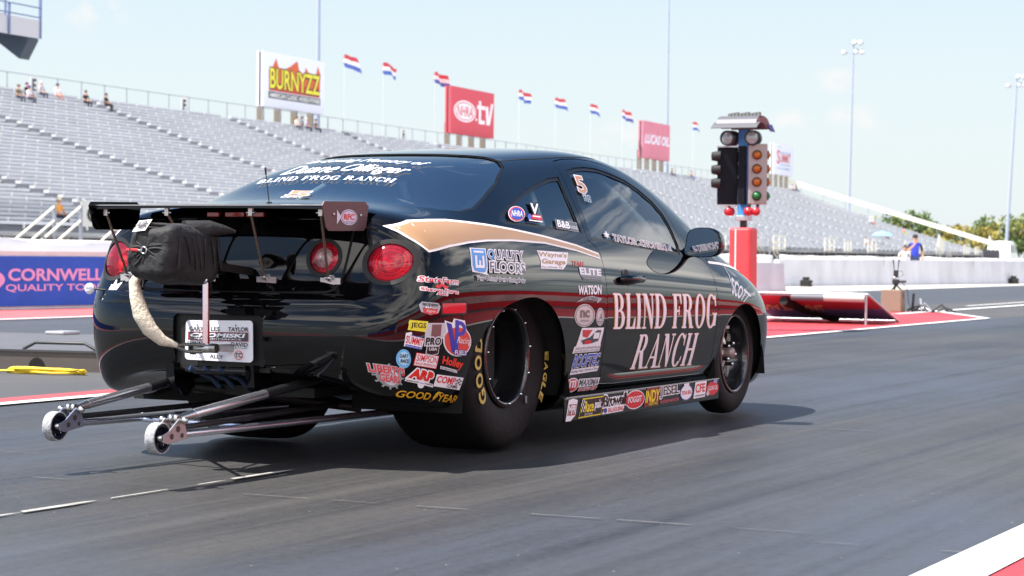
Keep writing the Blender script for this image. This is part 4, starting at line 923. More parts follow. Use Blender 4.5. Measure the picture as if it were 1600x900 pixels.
M_matte = mat('matte_black', (14, 14, 15), .6)
M_gap = mat('panel_gap', (3, 3, 4), .9)
M_chrome = mat('chrome', (214, 216, 222), .12, 1.)
M_bright = mat('brushed_metal', (190, 188, 184), .28, 1.)
M_rubber = mat('tyre_rubber', (13, 13, 15), .7, spec=.3, noise=(3., .15), bump=(30, .2))
base4 = base_mesh(4); base3 = base_mesh(3)
BV = BVHTree.FromPolygons([v.co for v in base4.vertices], [p.vertices[:] for p in base4.polygons])
_pv = [p.vertices[:] for p in base4.polygons]; _vn = [v.normal.copy() for v in base4.vertices]; _vc = [v.co.copy() for v in base4.vertices]
def skin_normal(c, idx):
    w = 0; n = Vector((0, 0, 0))
    for i in _pv[idx]: k = 1/((_vc[i]-c).length+1e-4); n += _vn[i]*k
    return n.normalized()
def on_skin(a, b, mode, sx=1):
    if mode == 'side': o, d = Vector((1.6*sx, a, b)), Vector((-sx, 0, 0))
    elif mode == 'top': o, d = Vector((a, b, 2.2)), Vector((0, 0, -1))
    elif mode == 'rear': o, d = Vector((a, -2.2, b)), Vector((0, 1, 0))
    h, n, i, _ = BV.ray_cast(o, d)
    if h is None:
        q = Vector((.8*sx, a, b)) if mode == 'side' else Vector((a, b, 1.)) if mode == 'top' else Vector((a, -1., b))
        h, n, i, _ = BV.find_nearest(q)
    return h, skin_normal(h, i)
def smooth_from_skin(me, lim=.72):
    bm = bmesh.new(); bm.from_mesh(me); bmesh.ops.remove_doubles(bm, verts=bm.verts, dist=1e-5); bm.to_mesh(me); bm.free()
    res = []; cache = {}
    for v in me.vertices:
        h, n, i, d = BV.find_nearest(v.co); cache[v.index] = (skin_normal(h, i), d)
    nl = [None]*len(me.loops)
    for p in me.polygons:
        p.use_smooth = True; pn = p.normal
        for li in p.loop_indices:
            n, d = cache[me.loops[li].vertex_index]; nl[li] = n if d < .003 and n.dot(pn) > lim else pn
    me.normals_split_custom_set(nl); me.update(); return me

GLASS_D = [(.917, 1.269), (1.026, 1.286), (1.144, 1.294), (1.274, 1.292), (1.399, 1.275), (1.563, 1.245), (1.692, 1.201), (1.81, 1.145), (1.885, 1.081), (1.916, 1.002), (1.918, .912), (1.89, .868), (1.363, .898), (.79, .936), (.83, 1.094)]
GLASS_Q = [(.775, 1.232), (.728, 1.113), (.70, .967), (.28, .979), (-.10, .994), (-.135, 1.010), (-.08, 1.042), (.07, 1.085), (.189, 1.119), (.34, 1.157), (.49, 1.19), (.65, 1.221)]
GLASS_R = [(0, -.70), (.25, -.695), (.45, -.67), (.58, -.58), (.66, -.48), (.70, -.38), (.705, -.26), (.675, -.10), (.62, .136), (.55, .33), (.50, .385), (.44, .375), (.33, .31), (.17, .265), (0, .25)]
GLASS_W = [(0, 2.50), (.25, 2.47), (.45, 2.38), (.62, 2.22), (.615, 2.05), (.585, 1.9), (.53, 1.68), (.47, 1.50), (.40, 1.42), (.2, 1.37), (0, 1.36)]
DOOR = [(.842, 1.293), (.785, 1.136), (.74, .936), (.80, .90), (.82, .876), (.803, .798), (.79, .708), (.79, .558), (.806, .376), (.842, .25), (1.259, .25), (1.751, .262), (2.262, .272), (2.238, .458), (2.232, .628), (2.240, .746), (2.236, .81), (2.18, .848), (1.985, .872), (1.972, .93), (1.970, 1.01), (1.94, 1.098), (1.855, 1.175), (1.73, 1.237), (1.59, 1.283), (1.42, 1.314), (1.27, 1.329), (1.14, 1.331), (1.0, 1.324), (.88, 1.309)]
ARCH_R = [(-.52, -.1), (-.575, .2), (-.562, .428), (-.515, .494), (-.437, .572), (-.313, .635), (-.16, .668), (.0, .674), (.148, .635), (.263, .555), (.348, .452), (.415, .333), (.455, .212), (.47, -.1)]
ARCH_F = [(2.345, -.1), (2.335, .212), (2.325, .318), (2.34, .438), (2.40, .515), (2.495, .575), (2.60, .603), (2.72, .600), (2.83, .565), (2.93, .49), (3.01, .40), (3.06, .30), (3.08, .2), (3.09, -.1)]
def _open(p, k=4):
    out = []
    for i in range(len(p)-1):
        P = [Vector(p[max(0, min(len(p)-1, i+j-1))]) for j in range(4)]
        for s in range(k):
            t = s/k; out.append(tuple(.5*((2*P[1])+(P[2]-P[0])*t+(2*P[0]-5*P[1]+4*P[2]-P[3])*t*t+(3*P[1]-P[0]-3*P[2]+P[3])*t**3)))
    return out+[p[-1]]
def mir(poly): return poly+[(-a, b) for a, b in poly[::-1] if abs(a) > 1e-6]
def offset_poly(p, d):
    n = len(p); A = sum(p[i][0]*p[(i+1) % n][1]-p[(i+1) % n][0]*p[i][1] for i in range(n)); s = 1 if A > 0 else -1; out = []
    for i in range(n):
        a, b_, c = Vector(p[i-1]), Vector(p[i]), Vector(p[(i+1) % n]); e1 = (b_-a).normalized(); e2 = (c-b_).normalized()
        n1 = Vector((e1.y, -e1.x))*s; n2 = Vector((e2.y, -e2.x))*s; m = (n1+n2); m = m/max(m.length_squared, .6)*1.0*2/1 if False else m.normalized()/max(.55, m.normalized().dot(n1)); out.append(tuple(b_+m*d))
    return out
def spline(p, k=3):
    """round a closed outline"""
    n = len(p); out = []
    for i in range(n):
        P = [Vector(p[(i+j-1) % n]) for j in range(4)]
        for s in range(k):
            t = s/k; out.append(tuple(.5*((2*P[1])+(P[2]-P[0])*t+(2*P[0]-5*P[1]+4*P[2]-P[3])*t*t+(3*P[1]-P[0]-3*P[2]+P[3])*t**3)))
    return out
ARCH_RS = [ARCH_R[0]]+_open(ARCH_R[1:-1])+[ARCH_R[-1]]; ARCH_FS = [ARCH_F[0]]+_open(ARCH_F[1:-1])+[ARCH_F[-1]]
car = empty('race_car', (-5.0, 8.58, 0), 0, 'black drag racing coupe covered in sponsor stickers, with rear wing, parachute pack and wheelie bars', 'race car')
def cutter():
    b = MB()
    for sx in (1, -1):
        for poly in (GLASS_D, GLASS_Q): b.prism(poly, .38*sx, 1.3*sx, M_paint)
        for poly in (ARCH_RS, ARCH_FS): b.prism(poly, .30*sx, 1.3*sx, M_paint)
        for cx, cz, rx, rz in ((.672, .824, .088, .077), (.394, .840, .066, .064)): b.prism(ell(cx*sx, cz, rx, rz, 28), -1.4, -.72, M_paint, 'xz')
    b.prism(mir(GLASS_R), .90, 1.7, M_paint, 'xy'); b.prism(mir(GLASS_W), .84, 1.7, M_paint, 'xy')
    b.prism([(-.235, .388), (.19, .392), (.202, .41), (.20, .59), (.18, .603), (-.225, .603), (-.24, .59)], -1.4, -1.10, M_paint, 'xz')
    return b.mesh('cut')
shell = boolean(shell_mesh(base3), cutter(), 'DIFFERENCE')
dp = MB(); dp.prism(DOOR, .40, 1.3, M_paint); door_me = boolean(shell.copy(), dp.mesh('d'), 'INTERSECT')
dp = MB(); dp.prism([(-0+a, b_) for a, b_ in DOOR], -.40, -1.3, M_paint); door_l = boolean(shell.copy(), dp.mesh('d'), 'INTERSECT')
dp = MB(); big = offset_poly(DOOR, .0045); dp.prism(big, .39, 1.31, M_paint); dp.prism(big, -.39, -1.31, M_paint); body_me = boolean(shell, dp.mesh('d'), 'DIFFERENCE')
for m_ in (body_me, door_me, door_l): smooth_from_skin(m_)
body = link('body_shell', body_me, car); door = link('door', door_me, car); doorL = link('door', door_l, car)

# ---- anything that lies on the skin
def refine(v, f, mx=.03):
    bm = bmesh.new(); vv = [bm.verts.new((a, b_, 0)) for a, b_ in v]
    for t in f:
        try: bm.faces.new([vv[i] for i in t])
        except ValueError: pass
    bmesh.ops.triangulate(bm, faces=bm.faces)
    for _ in range(6):
        e = [e for e in bm.edges if e.calc_length() > mx]
        if not e: break
        bmesh.ops.subdivide_edges(bm, edges=e, cuts=1); bmesh.ops.triangulate(bm, faces=[q for q in bm.faces if len(q.verts) > 3])
    bm.verts.index_update(); V = [(p.co.x, p.co.y) for p in bm.verts]; F = [tuple(q.index for q in p.verts) for p in bm.faces]; bm.free(); return V, F
def lay(name, shapes, mode, parent, sx=1, base=.0016, step=.0007, flat=None, mx=.03):
    """shapes: list of (2D mesh (v,f), material) in skin coordinates, laid one over the other"""
    b = MB(); nn = []
    for k, ((v, f), m) in enumerate(shapes):
        V, F = refine(v, f, mx) if flat is None else (v, f); P = []
        for a, c in V:
            if flat is not None: h, n = (Vector((flat*sx, a, c)), Vector((sx, 0, 0))) if mode == 'side' else (Vector((a, flat, c)), Vector((0, -1, 0)))
            else: h, n = on_skin(a, c, mode, sx)
            P.append(h+n*(base+step*k)); nn.append(n)
        b.add(P, F, m, True)
    me = b.mesh(name, False)
    flip = [p.index for p in me.polygons if p.normal.dot(nn[p.vertices[0]]) < 0]
    for i in flip: me.polygons[i].flip()
    me.update(); me.normals_split_custom_set_from_vertices([n[:] for n in nn])
    return link(name, me, parent)
def quadmap(q):
    tl, tr, br, bl = q
    return lambda u, v: (tl[0]*(1-u)*v+tr[0]*u*v+br[0]*u*(1-v)+bl[0]*(1-u)*(1-v), tl[1]*(1-u)*v+tr[1]*u*v+br[1]*u*(1-v)+bl[1]*(1-u)*(1-v))
W_ = (232, 230, 236); K_ = (16, 16, 18); R_ = (206, 34, 44); Bl_ = (40, 62, 168); Y_ = (234, 206, 40)
def decal(name, quad, layers, mode='side', parent=None, flat=None, label=None, m_over=None):
    if mode == 'side' and flat is None: quad = [(a+(.045 if a > 0 else .012)*max(0, min(1, (.56-c)/.22)), c) for a, c in quad]
    g = quadmap(quad); sh = []
    for L in layers:
        k = L[0]
        if k == 'T':
            _, s, x0, y0, x1, y1, col = L[:7]; o = L[7] if len(L) > 7 else {}
            if 'halo' in o: v, f = text2d(s, x0, y0, x1, y1, o.get('bold', .0), o.get('shear', 0.), o.get('hw', .06)*1.6); sh.append((([g(a, c) for a, c in v], f), vinyl(o['halo'])))
            v, f = text2d(s, x0, y0, x1, y1, o.get('bold', .0), o.get('shear', 0.))
        elif k == 'S': _, s, x0, y0, x1, y1, col = L[:7]; v, f = serif2d(s, x0, y0, x1, y1, L[7] if len(L) > 7 else 0.)
        elif k == 'R': _, x0, y0, x1, y1, col = L; v, f = poly2d(rc(x0, y0, x1, y1))
        elif k == 'E': _, cx, cy, rx, ry, col = L; v, f = poly2d(ell(cx, cy, rx, ry, 30))
        elif k == 'O': _, cx, cy, rx, ry, tx, ty, col = L; v, f = union2d(ringpolys(cx, cy, rx, ry, tx, ty))
        elif k == 'P': _, ps, col = L; v, f = poly2d(ps)
        elif k == 'U': _, ps, col = L; v, f = union2d(ps)
        sh.append((([g(a, c) for a, c in v], f), vinyl(col)))
    o = lay(name, sh, mode, parent or car, flat=flat)
    if label: o['label'] = label
    return o
def ribbon(name, pts, w, m, mode, parent, sx=1, closed=False, base=.0010):
    P = [Vector(p) for p in pts]; n = len(P); v = []; f = []
    for i in range(n):
        a = P[i-1] if (i or closed) else P[i]; c = P[(i+1) % n] if (i < n-1 or closed) else P[i]
        d = (c-a).normalized(); q = Vector((-d.y, d.x)); v += [tuple(P[i]-q*w/2), tuple(P[i]+q*w/2)]
    for i in range(n if closed else n-1): j = (i+1) % n; f.append((2*i, 2*i+1, 2*j+1, 2*j))
    return lay(name, [((v, f), m)], mode, parent, sx, base)
# ---- glass, set into the openings
M_glass = glass_mat('tinted_glass', (.78, .86, .86)); M_rglass = glass_mat('rear_glass', (.55, .64, .66), 1., 4.2)
M_seal = mat('window_seal', (12, 12, 13), .45)
def pane(name, outline, mode, parent, sx=1, m=None, seal=.016):
    out = offset_poly(outline, .008); xs = [a for a, _ in out]; ys = [c for _, c in out]; g = .05; V = [Vector(p) for p in out]; n = len(V); E = [(i, (i+1) % n) for i in range(n)]
    inner = offset_poly(outline, -.022)
    def inside(p, poly):
        c = False; j = len(poly)-1
        for i in range(len(poly)):
            if (poly[i][1] > p[1]) != (poly[j][1] > p[1]) and p[0] < (poly[j][0]-poly[i][0])*(p[1]-poly[i][1])/(poly[j][1]-poly[i][1])+poly[i][0]: c = not c
            j = i
        return c
    x = min(xs)
    while x < max(xs):
        y = min(ys)
        while y < max(ys):
            if inside((x, y), inner): V.append(Vector((x, y)))
            y += g
        x += g
    vo, eo, fo, *_ = delaunay_2d_cdt(V, E, [], 1, 1e-5)
    o = lay(name, [(([tuple(v) for v in vo], [tuple(q) for q in fo]), m or M_glass)], mode, parent, sx, base=-.0075, mx=.2)
    ins = offset_poly(outline, -seal); big = offset_poly(outline, .006); n = len(outline); v = big+ins; f = [(i, (i+1) % n, n+(i+1) % n, n+i) for i in range(n)]
    lay('window_seal', [((v, f), M_seal)], mode, parent if parent is not car else o, sx, base=-.0045)
    return o
def spl(p): return spline(p, 2)
pane('window_glass', GLASS_D, 'side', door); pane('window_glass', GLASS_D, 'side', doorL, -1)
pane('quarter_window', GLASS_Q, 'side', car); pane('quarter_window', GLASS_Q, 'side', car, -1)
pane('rear_window', mir(GLASS_R), 'top', car, m=M_rglass, seal=.012); pane('windshield', mir(GLASS_W), 'top', car, m=M_glass)
# ---- panel gaps and trim lines
for sx in (1, -1):
    ribbon('panel_seam', [(-.945, .985), (-.929, .953), (-.909, .907), (-.873, .851), (-.845, .80), (-.80, .748), (-.705, .64), (-.609, .536), (-.562, .484)], .006, M_gap, 'side', body, sx)
    ribbon('panel_seam', [(2.245, .845), (2.34, .835), (2.6, .815), (2.85, .79), (3.05, .74)], .006, M_gap, 'side', body, sx)
    ribbon('roof_seam', [(-.20 if False else .50*sx, .40), (.515*sx, .8), (.515*sx, 1.2), (.50*sx, 1.45)], .007, M_gap, 'top', body)
vv = []; ff = []; n = 40
for i in range(n+1):
    x = -.70+1.40*i/n; e = min(1, min(i, n-i)/4)
    for z, k in ((.694, .0), (.684, .013), (.664, .017), (.640, .0)):
        h, nr = on_skin(x, z, 'rear'); vv.append(h+Vector((x*.3, -1, 0)).normalized()*(k*e+.0012))
for i in range(n):
    for j in range(3): ff.append((i*4+j, i*4+j+1, (i+1)*4+j+1, (i+1)*4+j))
b = MB(); b.add(vv, ff, M_paint, True); b.build('bumper_ledge', body)
ribbon('boot_seam', [(.50, 1.0), (.512, .95), (.50, .85), (.488, .76), (.47, .712), (.44, .700), (.216, .694), (0, .692), (-.216, .694), (-.44, .700), (-.47, .712), (-.488, .76), (-.50, .85), (-.512, .95), (-.50, 1.0)], .011, M_gap, 'rear', body)
ribbon('bumper_seam', [(.76, .70), (.66, .682), (.5, .675), (.216, .672), (0, .671), (-.216, .672), (-.5, .675), (-.66, .682), (-.76, .70)], .007, M_gap, 'rear', body)
# gold swoosh edged in white along the shoulder
tu = [(-.901, .966), (-.826, .987), (-.701, .993), (-.561, .996), (-.427, .990), (-.283, .982), (-.069, .966), (.233, .939), (.559, .902), (.786, .864)]
tl = [(-.877, .928), (-.825, .875), (-.696, .897), (-.534, .914), (-.359, .924), (-.117, .927), (.21, .919), (.543, .887), (.784, .852)]
def strip(up, lo, w): 
    return up+lo[::-1]
for sx in (1, -1):
    lay('gold_stripe', [(poly2d(offset_poly(tu+tl[::-1], .009)), vinyl((236, 230, 226))), (poly2d(tu+tl[::-1]), mat('gold_vinyl', (178, 140, 104), .32, .2, noise=(3., .05)))], 'side', car, sx)
    lay('gold_stripe', [(poly2d([(2.26, .838), (2.45, .829), (2.65, .812), (2.85, .785), (3.0, .75), (3.0, .742), (2.85, .772), (2.65, .799), (2.45, .816), (2.26, .824)]), vinyl((236, 230, 226)))], 'side', car, sx)

# ---- stickers
exec_decals = True
decal('door_lettering', [(.858, .682), (2.226, .660), (2.215, .485), (.868, .513)], [('S', 'BLIND FROG', 0, 0, 1, 1, (196, 146, 92), .017), ('S', 'BLIND FROG', 0, 0, 1, 1, (236, 226, 236))], parent=door)
decal('door_lettering', [(1.20, .477), (1.985, .463), (1.95, .296), (1.13, .309)], [('S', 'RANCH', 0, 0, 1, 1, (196, 146, 92), -.017), ('S', 'RANCH', 0, 0, 1, 1, (236, 226, 236))], parent=door)
D = decal
D('sticker', [(-.898, .771), (-.689, .758), (-.711, .68), (-.913, .697)], [('T', 'StateFarm', 0, .70, 1, 1, R_, dict(bold=.012, halo=W_, hw=.05, shear=.15)), ('U', [ell(.5, .60, .075, .085, 16), ell(.40, .50, .075, .085, 16), ell(.60, .50, .075, .085, 16)], (216, 60, 66)), ('T', 'Shavon Sisson', .03, .22, 1, .40, R_, dict(bold=.01, halo=W_, hw=.08)), ('T', 'Agent', .36, .02, .66, .18, R_, dict(bold=.01, halo=W_, hw=.08))])
D('sticker', [(-.923, .669), (-.819, .66), (-.822, .61), (-.93, .618)], [('P', [(0, .72), (.12, 1), (.88, 1), (1, .72), (.9, .2), (.5, 0), (.1, .2)], (176, 178, 186)), ('P', [(.14, .55), (.86, .55), (.80, .12), (.5, .04), (.2, .12)], (214, 70, 66)), ('T', 'MODERN', .14, .72, .86, .92, K_, dict(bold=.02)), ('T', 'IMAGE', .22, .50, .78, .68, W_, dict(bold=.02, halo=K_)), ('T', 'Signs', .28, .16, .72, .42, W_, dict(shear=.3))])
D('sticker', [(-.543, .887), (-.07, .877), (-.119, .728), (-.601, .745)], [('P', [(0, 1), (.285, 1), (.285, .44), (.27, .30), (.30, .22), (.17, .27), (.02, .30), (0, .5)], W_), ('P', [(.02, .975), (.265, .975), (.265, .45), (.24, .31), (.14, .30), (.05, .34), (.02, .5)], (66, 140, 214)), ('R', .055, .86, .23, .92, W_), ('U', [rc(.065, .45, .10, .78), rc(.19, .45, .225, .78), rc(.065, .42, .225, .50), rc(.13, .42, .16, .64)], W_), ('T', 'QUALITY', .30, .665, .985, .965, (70, 76, 92), dict(bold=.01, halo=W_, hw=.055)), ('T', 'Q', .30, .665, .395, .965, (66, 140, 214), dict(bold=.02)), ('T', 'FLOORS', .31, .33, .985, .62, (70, 76, 92), dict(bold=.01, halo=W_, hw=.055)), ('T', 'Texas & Arizona\'s Premier Flooring Dealer', .08, .03, .98, .19, (90, 96, 110), dict(bold=.01, halo=W_, hw=.06))])
D('sticker', [(.088, .88), (.431, .873), (.348, .795), (.041, .801)], [('P', [(0, 1), (1, .98), (.99, .3), (.90, 0), (.10, 0), (.10, .4)], W_), ('T', "Wayne's", .03, .60, .96, .95, (176, 134, 88), dict(bold=.03)), ('T', 'Garage', .13, .20, .94, .56, (176, 134, 88), dict(bold=.03)), ('T', 'Fort Worth, TX', .14, .03, .85, .14, K_)])
D('sticker', [(.436, .837), (.775, .825), (.735, .737), (.435, .749)], [('T', 'TEAM', .0, .72, .42, .98, R_, dict(bold=.02, shear=.3)), ('P', [(.20, .70), (1, .70), (1, .02), (.28, .02), (.20, .3)], (118, 122, 130)), ('T', 'ELITE', .20, .30, .98, .66, W_, dict(bold=.035)), ('R', .28, .05, .98, .20, (60, 64, 70)), ('T', 'elitemotorsportsllc.com', .29, .08, .97, .18, (190, 192, 196))])
D('sticker', [(.047, 1.078), (.204, 1.073), (.111, 1.006), (-.057, 1.005)], [('E', .5, .5, .5, .5, W_), ('O', .5, .5, .46, .46, .07, .07, R_), ('E', .5, .5, .38, .38, (52, 74, 170)), ('T', 'NHRA', .17, .32, .83, .70, W_, dict(bold=.02, shear=.1))])
D('sticker', [(.275, 1.094), (.376, 1.092), (.292, 1.003), (.145, 1.009)], [('T', 'V', .1, .42, .9, 1, W_, dict(bold=.03, halo=K_)), ('E', .1, .25, .14, .16, (80, 90, 180)), ('R', .25, .14, 1, .38, R_), ('R', .3, .26, .9, .33, W_), ('R', .05, .02, 1, .08, W_)])
D('sticker', [(.463, 1.027), (.690, 1.012), (.665, .968), (.425, .982)], [('R', 0, 0, 1, 1, (176, 180, 186)), ('R', .02, .05, .98, .95, (86, 92, 100)), ('T', 'B&B', .05, .15, .62, .9, W_, dict(bold=.03, halo=K_)), ('T', 'RACING', .64, .2, .96, .55, W_)])
D('sticker', [(.945, 1.245), (1.046, 1.241), (.985, 1.11), (.875, 1.12)], [('T', '5', .02, .34, .88, 1, (176, 130, 100), dict(bold=.02, halo=W_, hw=.022)), ('T', 'PRO', .25, .16, .98, .30, (180, 196, 206), dict(bold=.02)), ('T', 'STOCK', .25, .01, 1, .14, (180, 196, 206), dict(bold=.02))], parent=door)
TQ = [(.966, .981), (1.80, .920), (1.79, .882), (.945, .938)]
D('leaf_sticker', TQ, [('P', [(.0, .35), (.03, .45), (.0, .7), (.03, .72), (.045, 1.05), (.06, .72), (.09, .7), (.06, .45), (.09, .35), (.05, .32), (.045, .1), (.04, .32)], W_)], parent=door)
D('name_lettering', TQ, [('T', 'TAYLOR', .13, .02, .47, .80, (150, 128, 132), dict(bold=.01, halo=W_, hw=.035))], parent=door)
D('name_lettering', TQ, [('T', 'CHOMISKI', .52, .02, .92, .80, (150, 128, 132), dict(bold=.01, halo=W_, hw=.035))], parent=door)
D('flag_sticker', TQ, [('U', [rc(.94, .1+.2*i, 1, .2+.2*i) for i in range(4)], W_), ('R', .94, .5, .965, .85, (80, 100, 150))], parent=door)
D('sticker', [(.44, .722), (.732, .723), (.715, .637), (.419, .642)], [('T', 'WATSON', .06, .48, .98, 1, W_, dict(bold=.04)), ('P', [(.0, .05), (.25, .32), (.6, .42), (1, .28), (.96, .16), (.82, .0), (.8, .12), (.5, .20), (.2, .14)], (150, 156, 164)), ('T', 'RACING', .26, .16, .84, .36, (60, 64, 70), dict(bold=.02, shear=.2))])
D('sticker', [(.404, .639), (.636, .636), (.638, .529), (.407, .534)], [('E', .5, .5, .5, .5, (196, 190, 190)), ('O', .5, .5, .46, .46, .035, .035, (120, 120, 124)), ('T', 'nc', .27, .40, .73, .74, (110, 104, 106), dict(bold=.04)), ('R', .3, .24, .7, .32, (150, 146, 150))])
D('sticker', [(.653, .617), (.747, .616), (.75, .532), (.656, .534)], [('E', .5, .5, .5, .5, (206, 202, 206)), ('O', .5, .5, .43, .43, .05, .05, (110, 112, 118)), ('T', 'A', .3, .3, .72, .72, (90, 92, 98), dict(shear=.3)), ('R', .2, .2, .8, .26, (120, 120, 126))])
D('sticker', [(.47, .528), (.755, .523), (.72, .413), (.414, .412)], [('P', [(0, 0), (0, .26), (.06, .28), (.10, 1), (1, 1), (.98, .28), (1, .26), (1, 0)], W_), ('P', [(.14, .92), (.55, .92), (.4, .60), (.2, .66)], (196, 60, 66)), ('P', [(.18, .5), (.5, .62), (.72, .9), (.9, .9), (.86, .45), (.6, .36), (.3, .34)], (70, 72, 80)), ('E', .45, .42, .14, .08, R_), ('R', .62, .55, .84, .8, W_), ('T', 'ASSOCIATED COMMODITIES INC', .04, .15, .97, .23, K_), ('T', 'ALL OVER NORTH CITY & WEST', .04, .04, .97, .11, K_)])
D('sticker', [(.43, .404), (.753, .402), (.739, .319), (.422, .312)], [('T', 'ROOFTEC', .03, .34, .97, 1, (52, 84, 186), dict(bold=.02, halo=W_, hw=.03, shear=.2)), ('P', [(0, 0), (.02, .28), (1, .28), (.97, 0)], W_), ('T', 'Roofing Texas 1 Roof at a Time', .04, .06, .95, .22, (60, 70, 110), dict(bold=.01))])
D('sticker', [(.40, .299), (.785, .288), (.785, .226), (.436, .228)], [('E', .20, .5, .20, .5, W_), ('E', .20, .5, .17, .42, (206, 60, 66)), ('U', [rc(.10, .3, .14, .75), rc(.19, .3, .23, .82), rc(.26, .3, .30, .82), rc(.10, .7, .3, .80)], W_), ('P', [(.36, .32), (.36, .92), (1, .96), (1, .36)], W_), ('T', 'MAXIMA', .38, .40, .98, .88, (76, 80, 86), dict(bold=.03, shear=.15)), ('T', 'RACING OILS', .40, .06, .98, .28, R_, dict(bold=.01, halo=W_, shear=.2))])
D('sticker', [(-.968, .595), (-.886, .589), (-.891, .545), (-.97, .554)], [('P', [(-.02, .04), (.05, 1), (1.02, .98), (.96, .0)], (226, 214, 60)), ('T', 'JEGS', .10, .20, .92, .80, K_, dict(bold=.02)), ('P', [(0, .62), (.1, .62), (.15, 1.05), (.10, .85), (.05, 1.05), (.0, .85)], (226, 214, 60))])
D('sticker', [(-.977, .546), (-.896, .527), (-.908, .473), (-.982, .489)], [('P', [(-.02, .02), (0, .95), (.25, 1.1), (.3, .85), (1, .85), (.97, .02)], W_), ('T', 'SUMMIT', .03, .26, .97, .80, R_, dict(bold=.02, shear=.05)), ('R', .03, .12, .95, .18, Bl_), ('R', .2, .86, .95, .9, Bl_), ('R', .03, .02, .95, .09, (90, 110, 190))])
D('sticker', [(-.891, .576), (-.802, .575), (-.808, .455), (-.898, .458)], [('T', '1', .30, .56, .92, 1, (120, 84, 86), dict(bold=.02, halo=(190, 190, 196), hw=.05)), ('T', 'PRO', .02, .30, .98, .56, K_, dict(bold=.03, halo=(200, 200, 206), hw=.08)), ('P', [(.10, .0), (.10, .28), (.9, .28), (.9, .0), (.5, -.06)], (206, 206, 210)), ('P', [(.14, .02), (.14, .25), (.86, .25), (.86, .02), (.5, -.03)], (40, 24, 28)), ('T', 'USA', .25, .12, .75, .22, W_, dict(bold=.02))])
D('sticker', [(-.807, .608), (-.603, .589), (-.583, .434), (-.791, .447)], [('P', ell(.52, .40, .50, .40, 30), W_), ('P', [(.05, .90), (.30, .86), (.36, .98), (.75, .96), (.82, .7), (.7, .48), (.6, .1), (.2, .1)], W_), ('E', .52, .40, .46, .365, (206, 70, 62)), ('P', [(.10, .86), (.27, .83), (.40, .38), (.42, .93), (.44, .94), (.46, .10), (.30, .12)], (48, 56, 160)), ('U', ringpolys(.58, .74, .20, .19, .11, .10, -90, 90, 14)+[rc(.40, .10, .52, .95), rc(.44, .83, .6, .93), rc(.44, .55, .6, .64)], (56, 66, 172)), ('T', 'Racing', .46, .30, .99, .52, W_, dict(shear=.3)), ('T', 'FUELS', .40, .05, .82, .17, W_, dict(bold=.02, halo=(48, 56, 160)))])
D('sticker', [(-1.008, .479), (-.957, .477), (-.946, .399), (-1.003, .403)], [('E', .5, .5, .5, .5, (110, 178, 226)), ('E', .5, .52, .36, .36, (170, 206, 234)), ('T', 'DART', .2, .56, .8, .74, K_, dict(bold=.03, shear=.2)), ('T', 'RACE', .26, .30, .84, .48, K_, dict(bold=.03, shear=.2))])
D('sticker', [(-.932, .464), (-.807, .447), (-.814, .393), (-.939, .412)], [('R', 0, 0, 1, 1, R_), ('R', .03, .05, .97, .95, W_), ('T', 'SIMPSON', .06, .38, .94, .90, R_, dict(bold=.01)), ('T', 'RACE PRODUCTS', .06, .12, .94, .30, R_, dict(bold=.01))])
D('sticker', [(-.783, .447), (-.619, .42), (-.629, .364), (-.787, .394)], [('T', 'Holley', .02, .22, .98, 1, (216, 56, 40), dict(bold=.04)), ('P', [(-.02, .0), (-.02, .2), (.76, .2), (.78, .0)], W_), ('T', 'PERFORMANCE PRODUCTS', .0, .03, .75, .16, K_, dict(bold=.01))])
D('sticker', [(-1.070, .431), (-.978, .41), (-.953, .311), (-1.050, .33)], [('U', [ell(.5, .48, .40, .43, 26)]+[[(.5+.36*cos(a-.09), .48+.38*sin(a-.09)), (.5+.48*cos(a-.07), .48+.52*sin(a-.07)), (.5+.48*cos(a+.07), .48+.52*sin(a+.07)), (.5+.36*cos(a+.09), .48+.38*sin(a+.09))] for a in [2*pi*k/12 for k in range(12)]], (150, 152, 154)), ('E', .5, .48, .33, .36, K_), ('E', .5, .46, .30, .33, (206, 206, 214)), ('T', "LIBERTY'S", -.02, .58, 1.02, .92, (206, 70, 78), dict(bold=.03, halo=(190, 180, 184), hw=.04)), ('T', 'GEARS', .18, .26, .82, .56, (206, 70, 78), dict(bold=.03, halo=(190, 180, 184), hw=.04))])
D('sticker', [(-.956, .405), (-.822, .38), (-.807, .306), (-.965, .335)], [('T', 'ARP', .06, .42, .98, 1, (216, 46, 34), dict(bold=.06, halo=W_, hw=.06, shear=.2)), ('P', [(0, .22), (.02, .40), (.98, .34), (1, .16)], W_), ('T', 'automotive   products', .04, .22, .96, .34, K_, dict(bold=.02, shear=.2)), ('E', .52, .20, .12, .22, W_), ('R', .44, .24, .60, .29, (150, 170, 190))])
D('sticker', [(-.803, .371), (-.602, .348), (-.61, .297), (-.809, .323)], [('R', 0, 0, 1, 1, W_), ('T', 'COMP', .04, .34, .72, .92, R_, dict(bold=.03)), ('T', 'CAMS', .46, .08, .86, .34, K_, dict(bold=.02)), ('U', [rc(.73+.075*i, .40+.13*j, .80+.075*i, .52+.13*j) for i in range(3) for j in range(4) if (i+j) % 2 == 0], K_)])
D('sticker', [(-.979, .313), (-.608, .274), (-.587, .241), (-.969, .285)], [('T', 'GOOD', .0, .0, .46, 1, (216, 164, 40), dict(bold=.02, shear=.25)), ('T', 'YEAR', .60, .0, 1., 1, (216, 164, 40), dict(bold=.02, shear=.25)), ('P', [(.44, -.35), (.50, .1), (.50, .5), (.56, 1.15), (.64, 1.25), (.60, 1.0), (.57, .6), (.53, .2)], (216, 164, 40)), ('P', [(.52, .9), (.58, 1.3), (.70, 1.15), (.60, 1.02)], (216, 164, 40))])
